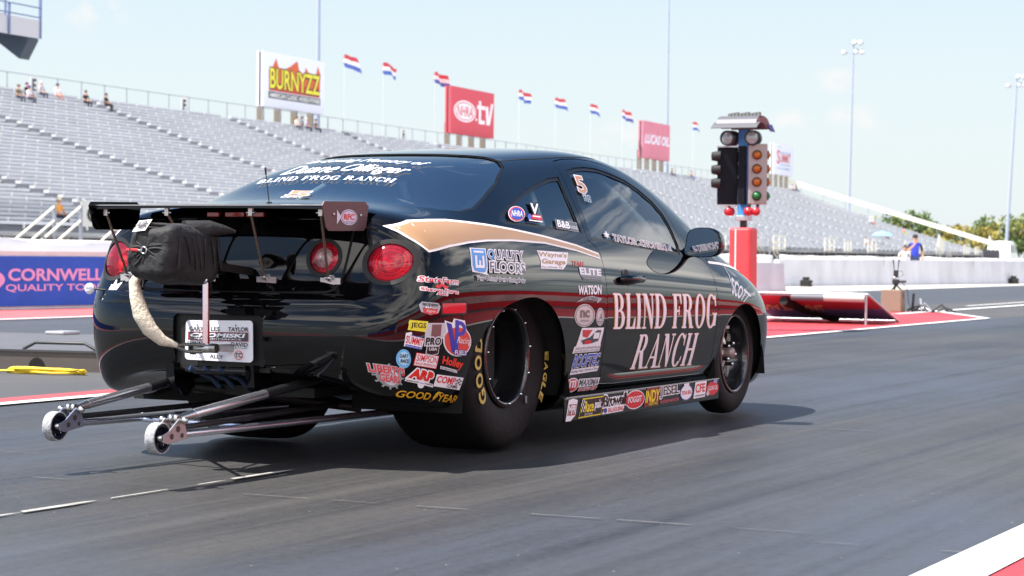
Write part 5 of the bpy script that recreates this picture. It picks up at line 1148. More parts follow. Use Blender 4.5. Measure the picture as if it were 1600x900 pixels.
D('sticker', [(2.519, .768), (2.80, .647), (2.64, .601), (2.444, .652)], [('T', 'SCOTT', .0, .08, .96, .92, (222, 226, 238), dict(bold=.03, shear=.2)), ('P', [(-.22, 1.5), (-.05, .9), (.02, .2), (-.02, .9)], W_)])
for y0, y1, z0, z1, L in ((.36, .492, .106, .206, [('P', [(0, 0), (.25, .95), (.6, 1), (1, .9), (.8, .2), (.4, -.02)], W_), ('P', [(.12, .25), (.3, .75), (.9, .72), (.75, .22)], (150, 24, 30)), ('T', 'MPR', .22, .28, .82, .70, W_, dict(bold=.03, shear=.2))]),
        (.50, .80, .112, .200, [('P', [(0, 0), (.16, 1), (1, 1), (.86, 0)], Y_), ('P', [(.02, .06), (.17, .94), (.97, .94), (.85, .06)], K_), ('T', 'Race', .22, .25, .56, .85, Y_, dict(bold=.03, shear=.2)), ('T', 'pak', .58, .25, .86, .85, W_, dict(bold=.03, shear=.2)), ('U', [rc(.08+.035*i, .3+.16*j, .11+.035*i, .44+.16*j) for i in range(4) for j in range(4) if (i+j) % 2 == 0], W_), ('T', 'SYSTEMS', .2, .09, .5, .2, W_)]),
        (.765, 1.06, .114, .203, [('T', 'Browell', .05, .36, 1, .98, K_, dict(bold=.02, halo=W_, hw=.06, shear=.2)), ('P', [(0, 0), (.08, .34), (.9, .34), (.84, 0)], W_), ('T', 'BELLHOUSING', .24, .05, .84, .28, R_, dict(bold=.02)), ('E', .12, .18, .07, .14, (60, 70, 140))]),
        (1.04, 1.28, .115, .208, [('E', .5, .5, .5, .5, W_), ('E', .5, .5, .47, .45, (200, 30, 40)), ('T', 'FOGGIT', .14, .36, .86, .68, W_, dict(bold=.02, shear=.2))]),
        (1.27, 1.485, .118, .207, [('P', [(0, .0), (.2, 1.05), (1, 1.), (.9, .3), (.85, .0)], (120, 20, 20)), ('T', 'INDY', .08, .22, .98, .9, Y_, dict(bold=.03, shear=.2)), ('T', 'GEAR', .3, .05, .8, .18, K_, dict(halo=Y_))]),
        (1.475, 1.735, .119, .208, [('T', 'JESEL', .02, .34, 1, 1, K_, dict(bold=.01, halo=W_, hw=.05)), ('T', 'VALVETRAIN INNOVATION', .0, .06, .95, .24, (206, 90, 110), dict(bold=.02))]),
        (1.745, 1.92, .121, .210, [('E', .5, .45, .5, .46, (64, 84, 160)), ('E', .5, .45, .44, .41, W_), ('R', .3, .84, .7, .98, W_), ('T', 'TOTAL SEAL', .12, .34, .88, .56, (200, 50, 60), dict(bold=.02))]),
        (1.93, 2.12, .124, .208, [('P', [(0, 0), (.15, 1), (1, 1), (.88, 0)], W_), ('T', 'CFE', .16, .32, .88, .88, (206, 40, 52), dict(bold=.03, shear=.1)), ('R', .12, .1, .84, .18, (120, 120, 130))]),
        (2.115, 2.295, .127, .209, [('E', .5, .45, .5, .44, (200, 36, 48)), ('T', 'LUCAS OIL', .12, .34, .9, .62, W_, dict(bold=.02, shear=.1)), ('E', .1, .18, .12, .16, (200, 190, 200)), ('R', .55, .78, .85, 1, (150, 150, 200))])):
    D('sticker', [(y0, z1), (y1, z1+.001), (y1, z0+.003), (y0, z0)], L, flat=.8575)
# rear window lettering (script lines set in slanted capitals and small letters)
wd = (240, 240, 242)
D('window_lettering', [(-.400, -.235), (.325, -.262), (.328, -.312), (-.385, -.300)], [('S', 'BLIND FROG RANCH', .0, .0, 1, 1, wd)], 'top', car)
D('window_lettering', [(-.35, -.035), (.31, -.085), (.33, -.225), (-.33, -.205)], [('T', 'Duane', 0, .1, .44, .95, wd, dict(bold=.0, shear=.6))], 'top', car)
D('window_lettering', [(-.35, -.035), (.31, -.085), (.33, -.225), (-.33, -.205)], [('T', 'Ollinger', .47, 0, 1, 1, wd, dict(bold=.0, shear=.6))], 'top', car)
D('window_lettering', [(-.31, .085), (.34, .02), (.345, -.06), (-.315, -.01)], [('T', 'In Loving Memory of', 0, 0, 1, 1, wd, dict(bold=.0, shear=.55))], 'top', car)
D('window_lettering', [(-.08, -.488), (.04, -.498), (.085, -.66), (-.02, -.655)], [('T', '5', .0, .32, 1, 1, (204, 120, 80), dict(bold=.02, halo=wd, hw=.02)), ('T', 'BLIND FROG', -.1, .0, .9, .24, wd, dict(bold=.0))], 'top', car)
D('leaf_sticker', [(-.69, .745), (-.595, .745), (-.595, .64), (-.69, .64)], [('P', [(.05, .05), (.25, .45), (.30, .72), (.42, .68), (.55, 1.), (.62, .70), (.98, .82), (.80, .5), (.55, .36), (.3, .3)], (238, 236, 238))], 'rear', car)
# ---- skirt, lamps, plate
for sx in (1, -1):
    b = MB(); b.box((.848*sx, .352, .104), (.8565*sx, 2.305, .209), M_paint); o = b.build('side_skirt', car, .003); b = MB(); b.box((.845*sx, .36, .2095), (.8595*sx, 2.30, .2155), M_chrome); b.build('trim_strip', o)
    ribbon('sill_line', [(.50, .238), (1.3, .24), (2.3, .245)], .004, M_gap, 'side', body, sx)
    lay('marker_light', [(poly2d(rc(-.818, .612, -.638, .667)), M_matte), (poly2d(rc(-.808, .619, -.648, .660)), mat('red_reflector', (196, 24, 44), .15, coat=1.))], 'side', car, sx)
red_glass = bpy.data.materials.new('red_lens_glass'); red_glass.use_nodes = True
def lens_glass(m, col, f=1.5):
    nt = m.node_tree; N = nt.nodes; L = nt.links; N.clear(); o = N.new('ShaderNodeOutputMaterial'); mix = N.new('ShaderNodeMixShader'); tr = N.new('ShaderNodeBsdfTransparent'); gl = N.new('ShaderNodeBsdfGlossy'); tr.inputs[0].default_value = (*col, 1); gl.inputs['Roughness'].default_value = .04
    di = N.new('ShaderNodeBsdfDiffuse'); di.inputs[0].default_value = (*[c*.85 for c in col], 1); m2 = N.new('ShaderNodeMixShader'); m2.inputs[0].default_value = .16; L.new(tr.outputs[0], m2.inputs[1]); L.new(di.outputs[0], m2.inputs[2])
    fr = N.new('ShaderNodeFresnel'); fr.inputs[0].default_value = f; L.new(fr.outputs[0], mix.inputs[0]); L.new(m2.outputs[0], mix.inputs[1]); L.new(gl.outputs[0], mix.inputs[2]); L.new(mix.outputs[0], o.inputs[0])
lens_glass(red_glass, (.92, .06, .12))
clear_glass = bpy.data.materials.new('clear_lens_glass'); clear_glass.use_nodes = True; lens_glass(clear_glass, (.86, .86, .86))
M_refl = mat('lamp_reflector', (225, 222, 222), .22, .85)
def tail_lamp(cx, cz, rx, rz, clear):
    root = empty('tail_light', (0, 0, 0)); root.parent = car
    n = 40; rings = [1.0, .93, .80, .64, .48, .30, .12, .0]
    def dome(r0, r1, bul, m, name, steps=7):
        vv = []; ff = []
        for i in range(steps+1):
            r = r0+(r1-r0)*i/steps
            for k in range(n):
                t = 2*pi*k/n; h, nr = on_skin(cx+rx*r*cos(t), cz+rz*r*sin(t), 'rear'); vv.append(h+Vector((cx*.5, -1, 0)).normalized()*(bul*(1-r*r)-.005))
        for i in range(steps):
            for k in range(n): ff.append((i*n+k, i*n+(k+1) % n, (i+1)*n+(k+1) % n, (i+1)*n+k))
        b = MB(); b.add(vv, ff, m, True); return b.build(name, root)
    if clear: dome(.62, 0.001, .022, clear_glass, 'clear_lens'); dome(.985, .62, .022, red_glass, 'red_lens')
    else: dome(.985, 0.001, .026, red_glass, 'red_lens', 10)
    ax = Vector((cx*.62, -1, .0)).normalized(); h0, _ = on_skin(cx, cz, 'rear'); xv = Vector((-ax.y, ax.x, 0)); b = MB()
    prof = [(1.0, .0), (.98, -.03), (.86, -.045), (.84, -.035), (.72, -.05), (.55, -.055), (.53, -.035), (.50, -.034), (.40, -.06), (.2, -.075), (.01, -.08)]
    vv = []; ff = []
    for r, d in prof:
        for k in range(n): t = 2*pi*k/n; hh, _ = on_skin(cx+rx*r*cos(t), cz+rz*r*sin(t), 'rear'); vv.append(hh+ax*(d-.006)*1.)
    for i in range(len(prof)-1):
        for k in range(n): ff.append((i*n+k, i*n+(k+1) % n, (i+1)*n+(k+1) % n, (i+1)*n+k))
    b.add(vv, ff, M_refl, True); b.build('reflector', root)
    b = MB(); b.ball(h0-ax*.045, .016, mat('lamp_bulb', (240, 200, 190), .2), 10, 8); b.build('bulb', root)
    ring = [((cx+rx*1.22*cos(2*pi*k/n), cz+rz*1.22*sin(2*pi*k/n)), (cx+rx*.985*cos(2*pi*k/n), cz+rz*.985*sin(2*pi*k/n))) for k in range(n)]
    v = [a for a, _ in ring]+[c for _, c in ring]; f = [(k, (k+1) % n, n+(k+1) % n, n+k) for k in range(n)]
    lay('bezel', [((v, f), M_matte)], 'rear', root, base=.0025)
for sx in (1, -1): tail_lamp(.672*sx, .824, .088, .077, False); tail_lamp(.394*sx, .840, .066, .064, True)
pl = empty('number_plate', (0, 0, 0)); pl.parent = car
b = MB(); b.box((-.26, -1.115, .37), (.22, -1.105, .62), M_matte); b.build('recess', pl)
b = MB(); v = []
pw = [(-.171, .417), (.16, .414), (.157, .580), (-.167, .575)]; pp = []
for i, (cx, cz) in enumerate(((-.155, .431), (.144, .428), (.141, .566), (-.151, .561))):
    pp += [(cx+.016*cos(a), cz+.016*sin(a)) for a in [pi+i*pi/2+k*pi/8 for k in range(5)]]
b.prism(pp, -1.150, -1.146, vinyl((226, 228, 236)), 'xz'); b.build('plate', pl)
g = [(-.167, .575), (.157, .580), (.16, .414), (-.171, .417)]
D('lettering', g, [('E', .18, .89, .012, .022, (90, 92, 96)), ('E', .76, .89, .012, .022, (90, 92, 96)), ('T', 'GARY', .06, .74, .28, .85, K_, dict(bold=.02)), ('T', 'LES', .39, .74, .52, .85, K_, dict(bold=.02)), ('T', 'TAYLOR', .65, .74, .95, .85, K_, dict(bold=.02)), ('R', .05, .50, .95, .72, (150, 40, 54)), ('R', .07, .515, .94, .705, (62, 66, 78)), ('T', 'CHOMISKI', .09, .585, .91, .69, W_, dict(bold=.04, shear=.2)), ('T', 'PERFORMANCE', .15, .525, .85, .565, W_), ('T', 'SHAWN', .05, .37, .33, .47, K_, dict(bold=.02)), ('T', 'DAVID', .70, .37, .95, .47, K_, dict(bold=.02)), ('T', 'AKA "CHIEF"', .70, .315, .95, .35, K_), ('T', 'ALLY', .39, .05, .59, .15, K_, dict(bold=.02)), ('T', '2022', .08, .05, .26, .14, (140, 140, 146)), ('O', .82, .16, .062, .115, .010, .018, R_), ('T', 'TC', .77, .10, .87, .22, K_, dict(bold=.03))], 'rear', pl, flat=-1.1506)
# ---- wing with its struts, brake light, aerial
wing = empty('rear_wing', (0, 0, 0)); wing.parent = car
b = MB(); n = 12; prof = [(-.86, 1.062), (-.98, 1.062), (-1.10, 1.057), (-1.20, 1.052), (-1.25, 1.050), (-1.257, 1.042)]; vv = []; ff = []
for th in (0, -.006):
    for i in range(n+1):
        x = -.56+1.12*i/n
        for y, z in prof: vv.append((x, y, z+th-.006*(x/.56)**2))
m = len(prof); N0 = (n+1)*m
for i in range(n):
    for j in range(m-1): ff.append((i*m+j, (i+1)*m+j, (i+1)*m+j+1, i*m+j+1)); ff.append((N0+i*m+j, N0+i*m+j+1, N0+(i+1)*m+j+1, N0+(i+1)*m+j))
    ff.append((i*m+m-1, (i+1)*m+m-1, N0+(i+1)*m+m-1, N0+i*m+m-1))
b.add(vv, ff, M_paint, False); b.build('wing_panel', wing)
b = MB(); b.bar((-.55, -1.252, 1.0475), (.55, -1.252, 1.0475), .004, .004, M_bright); b.build('wing_edge', wing)
M_plexi = mat('smoked_plate_lit', (84, 62, 66), .35, spec=.25)  # smoked plexi, its lit brown reflection put into the base colour
for sx, mm in ((1, M_plexi), (-1, M_paint)):
    poly = [(-1.285, 1.045), (-1.27, 1.062), (-.955, 1.068), (-.925, 1.05), (-.945, .965), (-.965, .950), (-1.235, .946), (-1.255, .96)]
    b = MB(); b.prism(poly, .560*sx, .565*sx, mm); ep = b.build('end_plate', wing)
    for y in (-1.20, -.99): b = MB(); b.ball((.567*sx, y, 1.012), .007, M_bright, 8, 6, (.5, 1, 1)); b.build('bolt', ep)
    if sx > 0: D('sticker', [(-1.175, 1.04), (-1.02, 1.04), (-1.02, .965), (-1.175, .965)], [('U', [ell(.58, .5, .42, .42, 26), [(.2, .5), (-.02, .88), (-.02, .1)]], (196, 190, 206)), ('O', .58, .5, .38, .37, .025, .03, (80, 84, 150)), ('T', 'RFC', .32, .36, .84, .68, R_, dict(bold=.03)), ('R', .4, .24, .78, .29, (150, 140, 160))], parent=ep, flat=.5655)
bow = [(-.047, -.013), (-.022, -.013), (-.016, -.024), (.016, -.024), (.022, -.013), (.047, -.013), (.047, .013), (.022, .013), (.016, .024), (-.016, .024), (-.022, .013), (-.047, .013)]
M_strut = mat('strut_rod', (122, 106, 94), .35, .6)
for x0, x1 in ((-.52, -.56), (-.214, -.15), (.192, .147), (.520, .442)):
    s = empty('strut', (0, 0, 0)); s.parent = wing; z1 = .746; h, nrm = on_skin(x1, z1, 'rear')
    top = Vector((x0, -1.222, 1.028)); bot = h+Vector((0, -.022, .012))
    b = MB(); b.tube([top-Vector((0, 0, .012)), bot], .0058, M_strut, 8); b.build('rod', s)
    b = MB(); b.prism([(x1+a, h.z+c) for a, c in bow], h.y-.006, h.y-.002, mat('polished_plate', (196, 196, 198), .3, .7), 'xz'); b.build('bow_bracket', s)
    b = MB(); b.ball(bot, .010, M_bright, 8, 6); b.bar(bot, h, .012, .012, M_bright); b.tube([bot+Vector((-.014, 0, 0)), bot+Vector((.014, 0, 0))], .006, M_chrome, 8); b.build('rod_end', s)
    b = MB(); b.box((x0-.009, -1.228, 1.005), (x0+.009, -1.216, 1.049), M_bright); b.tube([(x0-.02, -1.222, 1.018), (x0+.02, -1.222, 1.018)], .0045, M_chrome, 8); b.build('top_bracket', s)
b = MB(); rl = mat('brake_light_red', (176, 12, 20), .2, coat=1.)
for x0, x1 in ((-.195, -.135), (-.105, -.01), (.0, .085)):
    h, _ = on_skin((x0+x1)/2, 1.005, 'rear'); b.box((x0, -.965, 1.006), (x1, -.93, 1.026), rl)
b.build('brake_light', car, .003)
b = MB(); b.box((-.56, -.955, .994), (.56, -.90, 1.000), M_paint); b.build('boot_lip', car, .002)
b = MB(); b.tube([(.046, -.858, 1.058), (.046, -.858, 1.07)], .012, M_matte, 10); b.tube([(.046, -.858, 1.06), (.03, -.862, 1.19)], .0022, M_matte, 6); b.tube([(.03, -.862, 1.185), (.028, -.863, 1.215)], .004, M_matte, 6); b.build('aerial', car)
for sx in (1, -1):
    for y0, y1 in ((.835, 2.262),):
        vv = []; ff = []; n = 24
        for i in range(n+1):
            y = y0+(y1-y0)*i/n; e = min(1, min(i, n-i)/2.5+.02)
            for z, k in ((.300, .0), (.290, .006), (.262, .017), (.246, .019), (.238, .0)):
                h, nr = on_skin(y, z-.012*(y/2.3), 'side', sx); vv.append(h+Vector((sx*(k*e+.0012), 0, 0)))
        for i in range(n):
            for j in range(4): ff.append((i*5+j, (i+1)*5+j, (i+1)*5+j+1, i*5+j+1))
        b = MB(); b.add(vv, ff, M_paint, True); b.build('rocker_moulding', body)
# ---- mirrors and handles
for sx in (1, -1):
    mo = [(.795, .868), (.90, .857), (.965, .868), (.987, .905), (.985, .955), (.965, .992), (.92, 1.010), (.85, 1.008), (.812, .985), (.800, .93)]; mo = spline(mo, 3); cx, cz = .89, .935
    vv = []; ff = []; n = len(mo)
    for y, s in ((1.945, .95), (1.948, 1.0), (1.99, 1.0), (2.05, .90), (2.10, .68), (2.125, .35), (2.13, .05)): vv += [((cx+(a-cx)*s)*sx, y, cz+(c-cz)*s) for a, c in mo]
    for i in range(6):
        for k in range(n): ff.append((i*n+k, i*n+(k+1) % n, (i+1)*n+(k+1) % n, (i+1)*n+k))
    b = MB(); b.add(vv, ff, M_paint, True); b.tube([(.74*sx, 2.02, .872), (.81*sx, 2.0, .885), (.87*sx, 2.0, .90)], .03, M_paint, 10); mi = b.build('wing_mirror', door if sx > 0 else doorL)
    b = MB(); b.add([((cx+(a-cx)*.955)*sx, 1.9465, cz+(c-cz)*.955) for a, c in mo], [tuple(range(n))], mat('mirror_glass', (200, 206, 212), .02, 1.)); b.build('mirror_glass', mi)
    dr = door if sx > 0 else doorL
    h, _ = on_skin(1.08, .748, 'side', sx); b = MB(); b.ball((h.x-.006*sx, 1.05, .748), .05, M_matte, 14, 10, (.35, 1.0, .95)); b.tube([(h.x+.004*sx, .955, .746), (h.x+.024*sx, .985, .748), (h.x+.028*sx, 1.08, .75), (h.x+.024*sx, 1.185, .749), (h.x+.004*sx, 1.215, .747)], .02, M_paint, 10, radii=[.014, .021, .023, .020, .012]); b.build('door_handle', dr)
# ---- parachute pack, its cords and mount
M_bag = mat('black_nylon', (27, 27, 29), .75, sheen=.0, bump=(22, .5))
def bag():
    b = MB(); n, m = 40, 26; vv = []; ff = []; c = Vector((-.035, -1.425, .845)); gx, gz = -.045, .862
    for i in range(m+1):
        ph = -pi/2+pi*i/m
        for k in range(n):
            th = 2*pi*k/n; sg = lambda v, p: math.copysign(abs(v)**p, v)
            # superellipsoid with its pole along y
            x = .118*sg(cos(ph), .30)*sg(cos(th), .42); z = .118*sg(cos(ph), .30)*sg(sin(th), .42); y = .185*sg(sin(ph), .40)
            p = Vector((x, y, z))
            if y < -.02:
                a = atan2(z-.017, x+.033); r = sqrt((x+.033)**2+(z-.017)**2); f = min(1, r/.09)*max(0, 1-r/.22); k1 = .5*sin(a*3+.8)
                p.y += .022*f*k1+.018*max(0, 1-r/.05); 
            p.x += .006*sin(y*38+z*22); p.z += .008*sin(x*40+y*17)*(1 if z > 0 else .6)-.015*(x < 0)*(z > 0)*abs(x)/.118+.012*(z < 0)*(y < 0)
            p.x *= 1-.16*max(0, -z/.118)*(y < 0)
            vv.append(c+p)
    for i in range(m):
        for k in range(n): ff.append((i*n+k, i*n+(k+1) % n, (i+1)*n+(k+1) % n, (i+1)*n+k))
    b.add(vv, ff, M_bag, True); rnd = random.Random(12)
    for k in range(15):                                   # gathered folds running out from the drawstring
        t = 2*pi*k/15+rnd.uniform(-.14, .14); L = rnd.uniform(.055, .10); P = []
        for u in (.12, .4, .7, 1.): P.append((gx+cos(t)*L*u*1.15, -1.606+.012*u*u+rnd.uniform(-.003, .002), gz+sin(t)*L*u+.010*sin(u*3+k)))
        b.tube(P, .008, M_bag, 8, radii=[.004, .0085, .0075, .002])
    for k in range(7):                                    # slack creases over the top and the flank
        y0 = -1.56+.045*k; b.tube([(-.13, y0, .945), (-.07, y0+rnd.uniform(-.03, .03), .966), (.0, y0+rnd.uniform(-.03, .04), .964), (.06, y0+rnd.uniform(.0, .06), .955)], .008, M_bag, 8, radii=[.003, .010, .008, .003])
        b.tube([(.082, y0, .92), (.086, y0+rnd.uniform(-.01, .03), .86), (.084, y0+rnd.uniform(-.02, .04), .79)], .008, M_bag, 8, radii=[.003, .008, .003])
    return b
pk = bag().build('parachute_pack', car); sb = pk.modifiers.new('s', 'SUBSURF'); sb.levels = 1; sb.render_levels = 1
tx_ = bpy.data.textures.new('folds', 'CLOUDS'); tx_.noise_scale = .055; dm = pk.modifiers.new('d', 'DISPLACE'); dm.texture = tx_; dm.strength = .012; dm.mid_level = .5
b = MB(); b.tube([(.0, -1.40, .935), (.06, -1.32, .950), (.095, -1.265, .946), (.122, -1.225, .940)], .03, M_bag, 10, radii=[.05, .036, .020, .006]); b.build('pack_flap', pk)
b = MB(); b.add([(-.100, -1.616, .934), (-.037, -1.618, .940), (-.026, -1.585, .984), (-.090, -1.583, .978)], [(0, 1, 2, 3)], vinyl((206, 200, 196))); 
v, f = text2d('AIR', .08, .2, .92, .8, .05, .2); A, B_, Cc = Vector((-.100, -1.617, .935)), Vector((.063, -.002, .006)), Vector((.010, .033, .044)); b.add([A+B_*u+Cc*w+Vector((0, -.004, .004)) for u, w in v], f, vinyl((60, 60, 64))); b.build('pack_patch', pk, fix=False)
b = MB(); Mx = Matrix.Rotation(0, 4, 'X'); b.lathe([(.010, -.004), (.016, -.004), (.016, .004), (.010, .004)], M_bright, (-.045, -1.612, .862), 'y', 16, None, True, True); b.tube([(-.052, -1.612, .86), (-.075, -1.608, .862)], .006, M_bright, 8); b.build('rip_ring', pk)
b = MB(); b.tube([(-.075, -1.608, .862), (-.11, -1.60, .864), (-.155, -1.57, .862), (-.21, -1.45, .852), (-.26, -1.25, .84), (-.30, -1.02, .83)], .008, mat('red_cord', (178, 36, 44), .5), 8); b.build('rip_cord', pk)
M_sock = mat('cream_cloth', (196, 187, 170), .9, bump=(60, .4), noise=(14., .08))
b = MB(); b.tube([(-.165, -1.47, .775), (-.172, -1.50, .735), (-.162, -1.50, .68), (-.138, -1.50, .61), (-.105, -1.49, .55), (-.065, -1.46, .505), (-.02, -1.42, .485)], .04, M_sock, 14, radii=[.017, .022, .027, .033, .031, .022, .009]); o = b.build('chute_sleeve', car)
dm = o.modifiers.new('d', 'DISPLACE'); dm.texture = tx_; dm.strength = .005
b = MB(); 
for z, dx in ((.49, 0), (.462, .01)): b.tube([(-.03, -1.42, .482), (.0+dx, -1.40, z), (.06, -1.37, z-.002), (.08, -1.345, .475)], .007, mat('grey_cable', (96, 94, 92), .4, .4), 8)
b.build('release_cable', car)
b = MB(); b.bar((.067, -1.35, .74), (.070, -1.35, .475), .026, .018, M_chrome, up=(0, 1, 0)); b.build('pack_post', car, .004)
b = MB(); b.tube([(.015, -1.35, .472), (.115, -1.35, .475)], .018, M_bright, 14); b.tube([(.0, -1.35, .472), (.016, -1.35, .472)], .024, M_matte, 12); b.tube([(.10, -1.36, .476), (.128, -1.36, .476)], .020, mat('bolt_steel', (160, 158, 150), .3, 1.), 6); b.bar((.055, -1.34, .472), (.055, -1.14, .47), .03, .03, M_bright); b.build('pack_mount', car)
b = MB(); b.tube([(.07, -1.35, .745), (-.01, -1.42, .75), (-.01, -1.42, .76)], .012, M_chrome, 8); b.bar((-.08, -1.25, .80), (-.08, -1.02, .78), .03, .03, M_matte); b.bar((.06, -1.25, .80), (.06, -1.02, .78), .03, .03, M_matte); b.build('pack_bracket', car)
b = MB(); b.ball((-.05, -1.055, .80), .022, M_matte, 12, 8); b.lathe([(.001, -.016), (.010, -.013), (.014, 0)], M_chrome, (-.045, -1.073, .80), 'y', 14); b.tube([(-.11, -1.06, .79), (-.06, -1.06, .80)], .006, M_chrome, 8); b.build('release_knob', car)
b = MB(); b.tube([(-.69, -.995, .691), (-.745, -1.0, .694)], .004, M_matte, 8); b.lathe([(.001, -.004), (.024, -.003), (.025, .003), (.001, .004)], vinyl((224, 226, 232)), (-.772, -1.0, .695), 'y', 20); b.tube([(-.79, -1.005, .70), (-.772, -1.006, .703), (-.754, -1.005, .70)], .0012, M_matte, 5); b.build('marker_disc', car)
# ---- wheels
def wheel(front):
    w = empty('wheel', (0, 0, 0)); 
    if not front:
        R = .418; x0, x1 = .315, .735
        prof = [(.225, x0+.02), (.30, x0), (.38, x0+.005), (.408, x0+.03), (R, x0+.07), (R+.002, (x0+x1)/2), (R, x1-.05), (.408, x1-.012), (.385, x1+.012), (.33, x1+.024), (.26, x1+.012), (.222, x1-.01)]
    else:
        R = .333; x0, x1 = .645, .795
        prof = [(.215, x0+.01), (.27, x0), (.31, x0+.005), (.328, x0+.02), (R, x0+.05), (R, x1-.05), (.328, x1-.02), (.312, x1-.002), (.27, x1+.008), (.225, x1+.002), (.212, x1-.012)]
    b = MB(); b.lathe(prof, M_rubber, (0, 0, 0), 'x', 64); ty = b.build('tyre', w); sm = ty.modifiers.new('s', 'SUBSURF'); sm.levels = 1; sm.render_levels = 1
    M_rim = mat('black_rim', (20, 21, 24), .22, coat=.6); M_lip = mat('rim_lip', (70, 66, 66), .3, .7)
    if not front:
        b = MB(); b.lathe([(.222, x1-.012), (.224, x1+.006), (.216, x1+.012), (.206, x1+.010), (.200, x1-.004), (.196, x1-.03), (.188, x1-.10), (.182, x1-.20), (.176, x1-.29), (.12, x1-.30), (.085, x1-.27), (.05, x1-.25), (.001, x1-.245)], M_rim, (0, 0, 0), 'x', 56); r = b.build('rim', w)
        b = MB(); b.lathe([(.2235, x1+.0065), (.2255, x1+.0045), (.2235, x1+.002)], M_lip, (0, 0, 0), 'x', 56, None, True, True); b.build('rim_edge', r)
        for k in range(11):
            a = 2*pi*(k+.3)/11; b = MB(); b.lathe([(.0005, x1+.022), (.006, x1+.019), (.0065, x1+.008)], M_chrome, (0, .2105*cos(a), .2105*sin(a)), 'x', 8); b.build('bolt', r)
        for wd, a0, da, rr, hs in (('GOODYEAR', 211, 14., .318, .032), ('EAGLE', -2, 7.6, .362, .020)):
            b = MB(); ym = vinyl((186, 166, 84)); step = 9.2
            for k, ch in enumerate(wd):
                v, f = text2d(ch, -hs, -hs, hs, hs, .035); a = radians(a0-k*da)
                for _ in (0,):
                    P = []
                    for u, q in v:
                        rad = rr+q*1.1; t = a-u/rr; yy, zz = rad*cos(t), rad*sin(t)
                        e = (rad-.26)/.07; xx = x1+.0245-.010*(e-1)**2*(.9 if rad < .33 else .4)+.002
                        P.append((xx, yy, zz))
                    b.add(P, f, ym)
            b.build('tyre_lettering', ty, fix=False)
        b = MB(); a = radians(-50); b.box((x1+.016, .262*cos(a)-.008, .262*sin(a)-.016), (x1+.0185, .262*cos(a)+.008, .262*sin(a)+.016), vinyl((120, 122, 126))); b.build('tyre_tag', ty)
    else:
        b = MB(); b.lathe([(.212, x1-.014), (.213, x1+.004), (.206, x1+.006), (.200, x1-.006), (.192, x1-.03), (.185, x1-.11), (.17, x1-.12), (.001, x1-.125)], M_rim, (0, 0, 0), 'x', 56); r = b.build('rim', w)
        b = MB(); b.lathe([(.2125, x1+.0055), (.2150, x1+.003), (.2125, x1+.0)], mat('rim_pink_edge', (150, 120, 118), .35, .5), (0, 0, 0), 'x', 56, None, True, True); b.build('rim_edge', r)
        for k in range(5):
            a = 2*pi*(k+.4)/5; d = Vector((0, cos(a), sin(a))); q = Vector((0, -sin(a), cos(a))); b = MB(); b.bar(d*.04+Vector((x1-.055, 0, 0)), d*.19+Vector((x1-.095, 0, 0)), .026, .014, mat('silver_spoke', (214, 210, 206), .3, .4), up=(1, 0, 0)); b.build('spoke', r)
            a += pi/5; b = MB(); b.tube([(x1-.085, .060*cos(a), .060*sin(a)), (x1-.02, .060*cos(a), .060*sin(a))], .011, M_rim, 8); b.ball((x1-.018, .060*cos(a), .060*sin(a)), .010, M_chrome, 8, 6); b.build('lug_nut', r)
        b = MB(); b.lathe([(.001, x1-.002), (.030, x1-.006), (.033, x1-.02), (.033, x1-.12)], mat('hub_cap', (150, 132, 128), .4, .3), (0, 0, 0), 'x', 24); b.build('hub', r)
        b = MB(); a = radians(118); b.box((x1-.013, .165*cos(a)-.02, .165*sin(a)-.008), (x1-.0105, .165*cos(a)+.02, .165*sin(a)+.008), vinyl((170, 170, 176)), Matrix()); b.build('rim_sticker', r)
    return w
for fr, y, z in ((False, 0, .414), (True, 2.70, .330)):
    w = wheel(fr); w.parent = car; w.location = (0, y, z)
    w2 = copy_tree(w, car); w2.location = (0, y, z); w2.rotation_euler = (0, 0, pi)
# ---- wells, floor, axle, cage: the dark inside
for sx in (1, -1):
    for poly, x0 in ((ARCH_R, .30), (ARCH_F, .50)):
        big = [p for p in offset_poly(poly, .02) if p[1] > .0]; b = MB(); pts = [(y, z) for y, z in big]
        vv = [(x0*sx, y, z) for y, z in pts]+[(.83*sx, y, z) for y, z in pts]; n = len(pts)
        b.add(vv, [(i, i+1, n+i+1, n+i) for i in range(n-1)]+[tuple(range(n))], mat('wheel_well', (8, 8, 9), .9)); b.build('wheel_well', car, fix=False)
b = MB(); b.tube([(-.34, 0, .40), (.34, 0, .40)], .05, M_matte, 12); b.ball((0, 0, .40), .13, M_matte, 14, 10); b.box((-.30, -.9, .26), (.30, .2, .30), M_matte); b.tube([(-.30, -1.0, .30), (.32, -.55, .2)], .02, M_matte, 8); b.build('rear_axle', car)
b = MB(); b.box((-.62, .1, .26), (.62, 2.3, .30), M_inside); b.box((-.60, -.62, .28), (.60, .15, .86), M_inside); b.box((-.66, 2.0, .3), (.66, 2.35, .88), M_inside); b.build('cabin_floor', car)
cg = mat('cage_tube', (196, 200, 200), .4); b = MB()
for p in ([(-.60, .62, .3), (-.60, .62, 1.0), (-.50, .62, 1.27), (0, .62, 1.31), (.50, .62, 1.27), (.60, .62, 1.0), (.60, .62, .3)], [(.52, .62, 1.26), (.53, 1.40, 1.26), (.64, 2.05, .92), (.66, 2.2, .5)], [(-.52, .62, 1.26), (-.53, 1.40, 1.26), (-.64, 2.05, .92), (-.66, 2.2, .5)], [(.45, .62, 1.25), (.50, -.45, .86)], [(-.45, .62, 1.25), (-.50, -.45, .86)], [(-.55, .62, .85), (.45, .62, 1.22)], [(-.5, -.40, .88), (.40, .60, 1.2)], [(-.58, .64, .72), (.58, .64, .72)]): b.tube(p, .021, cg, 8)
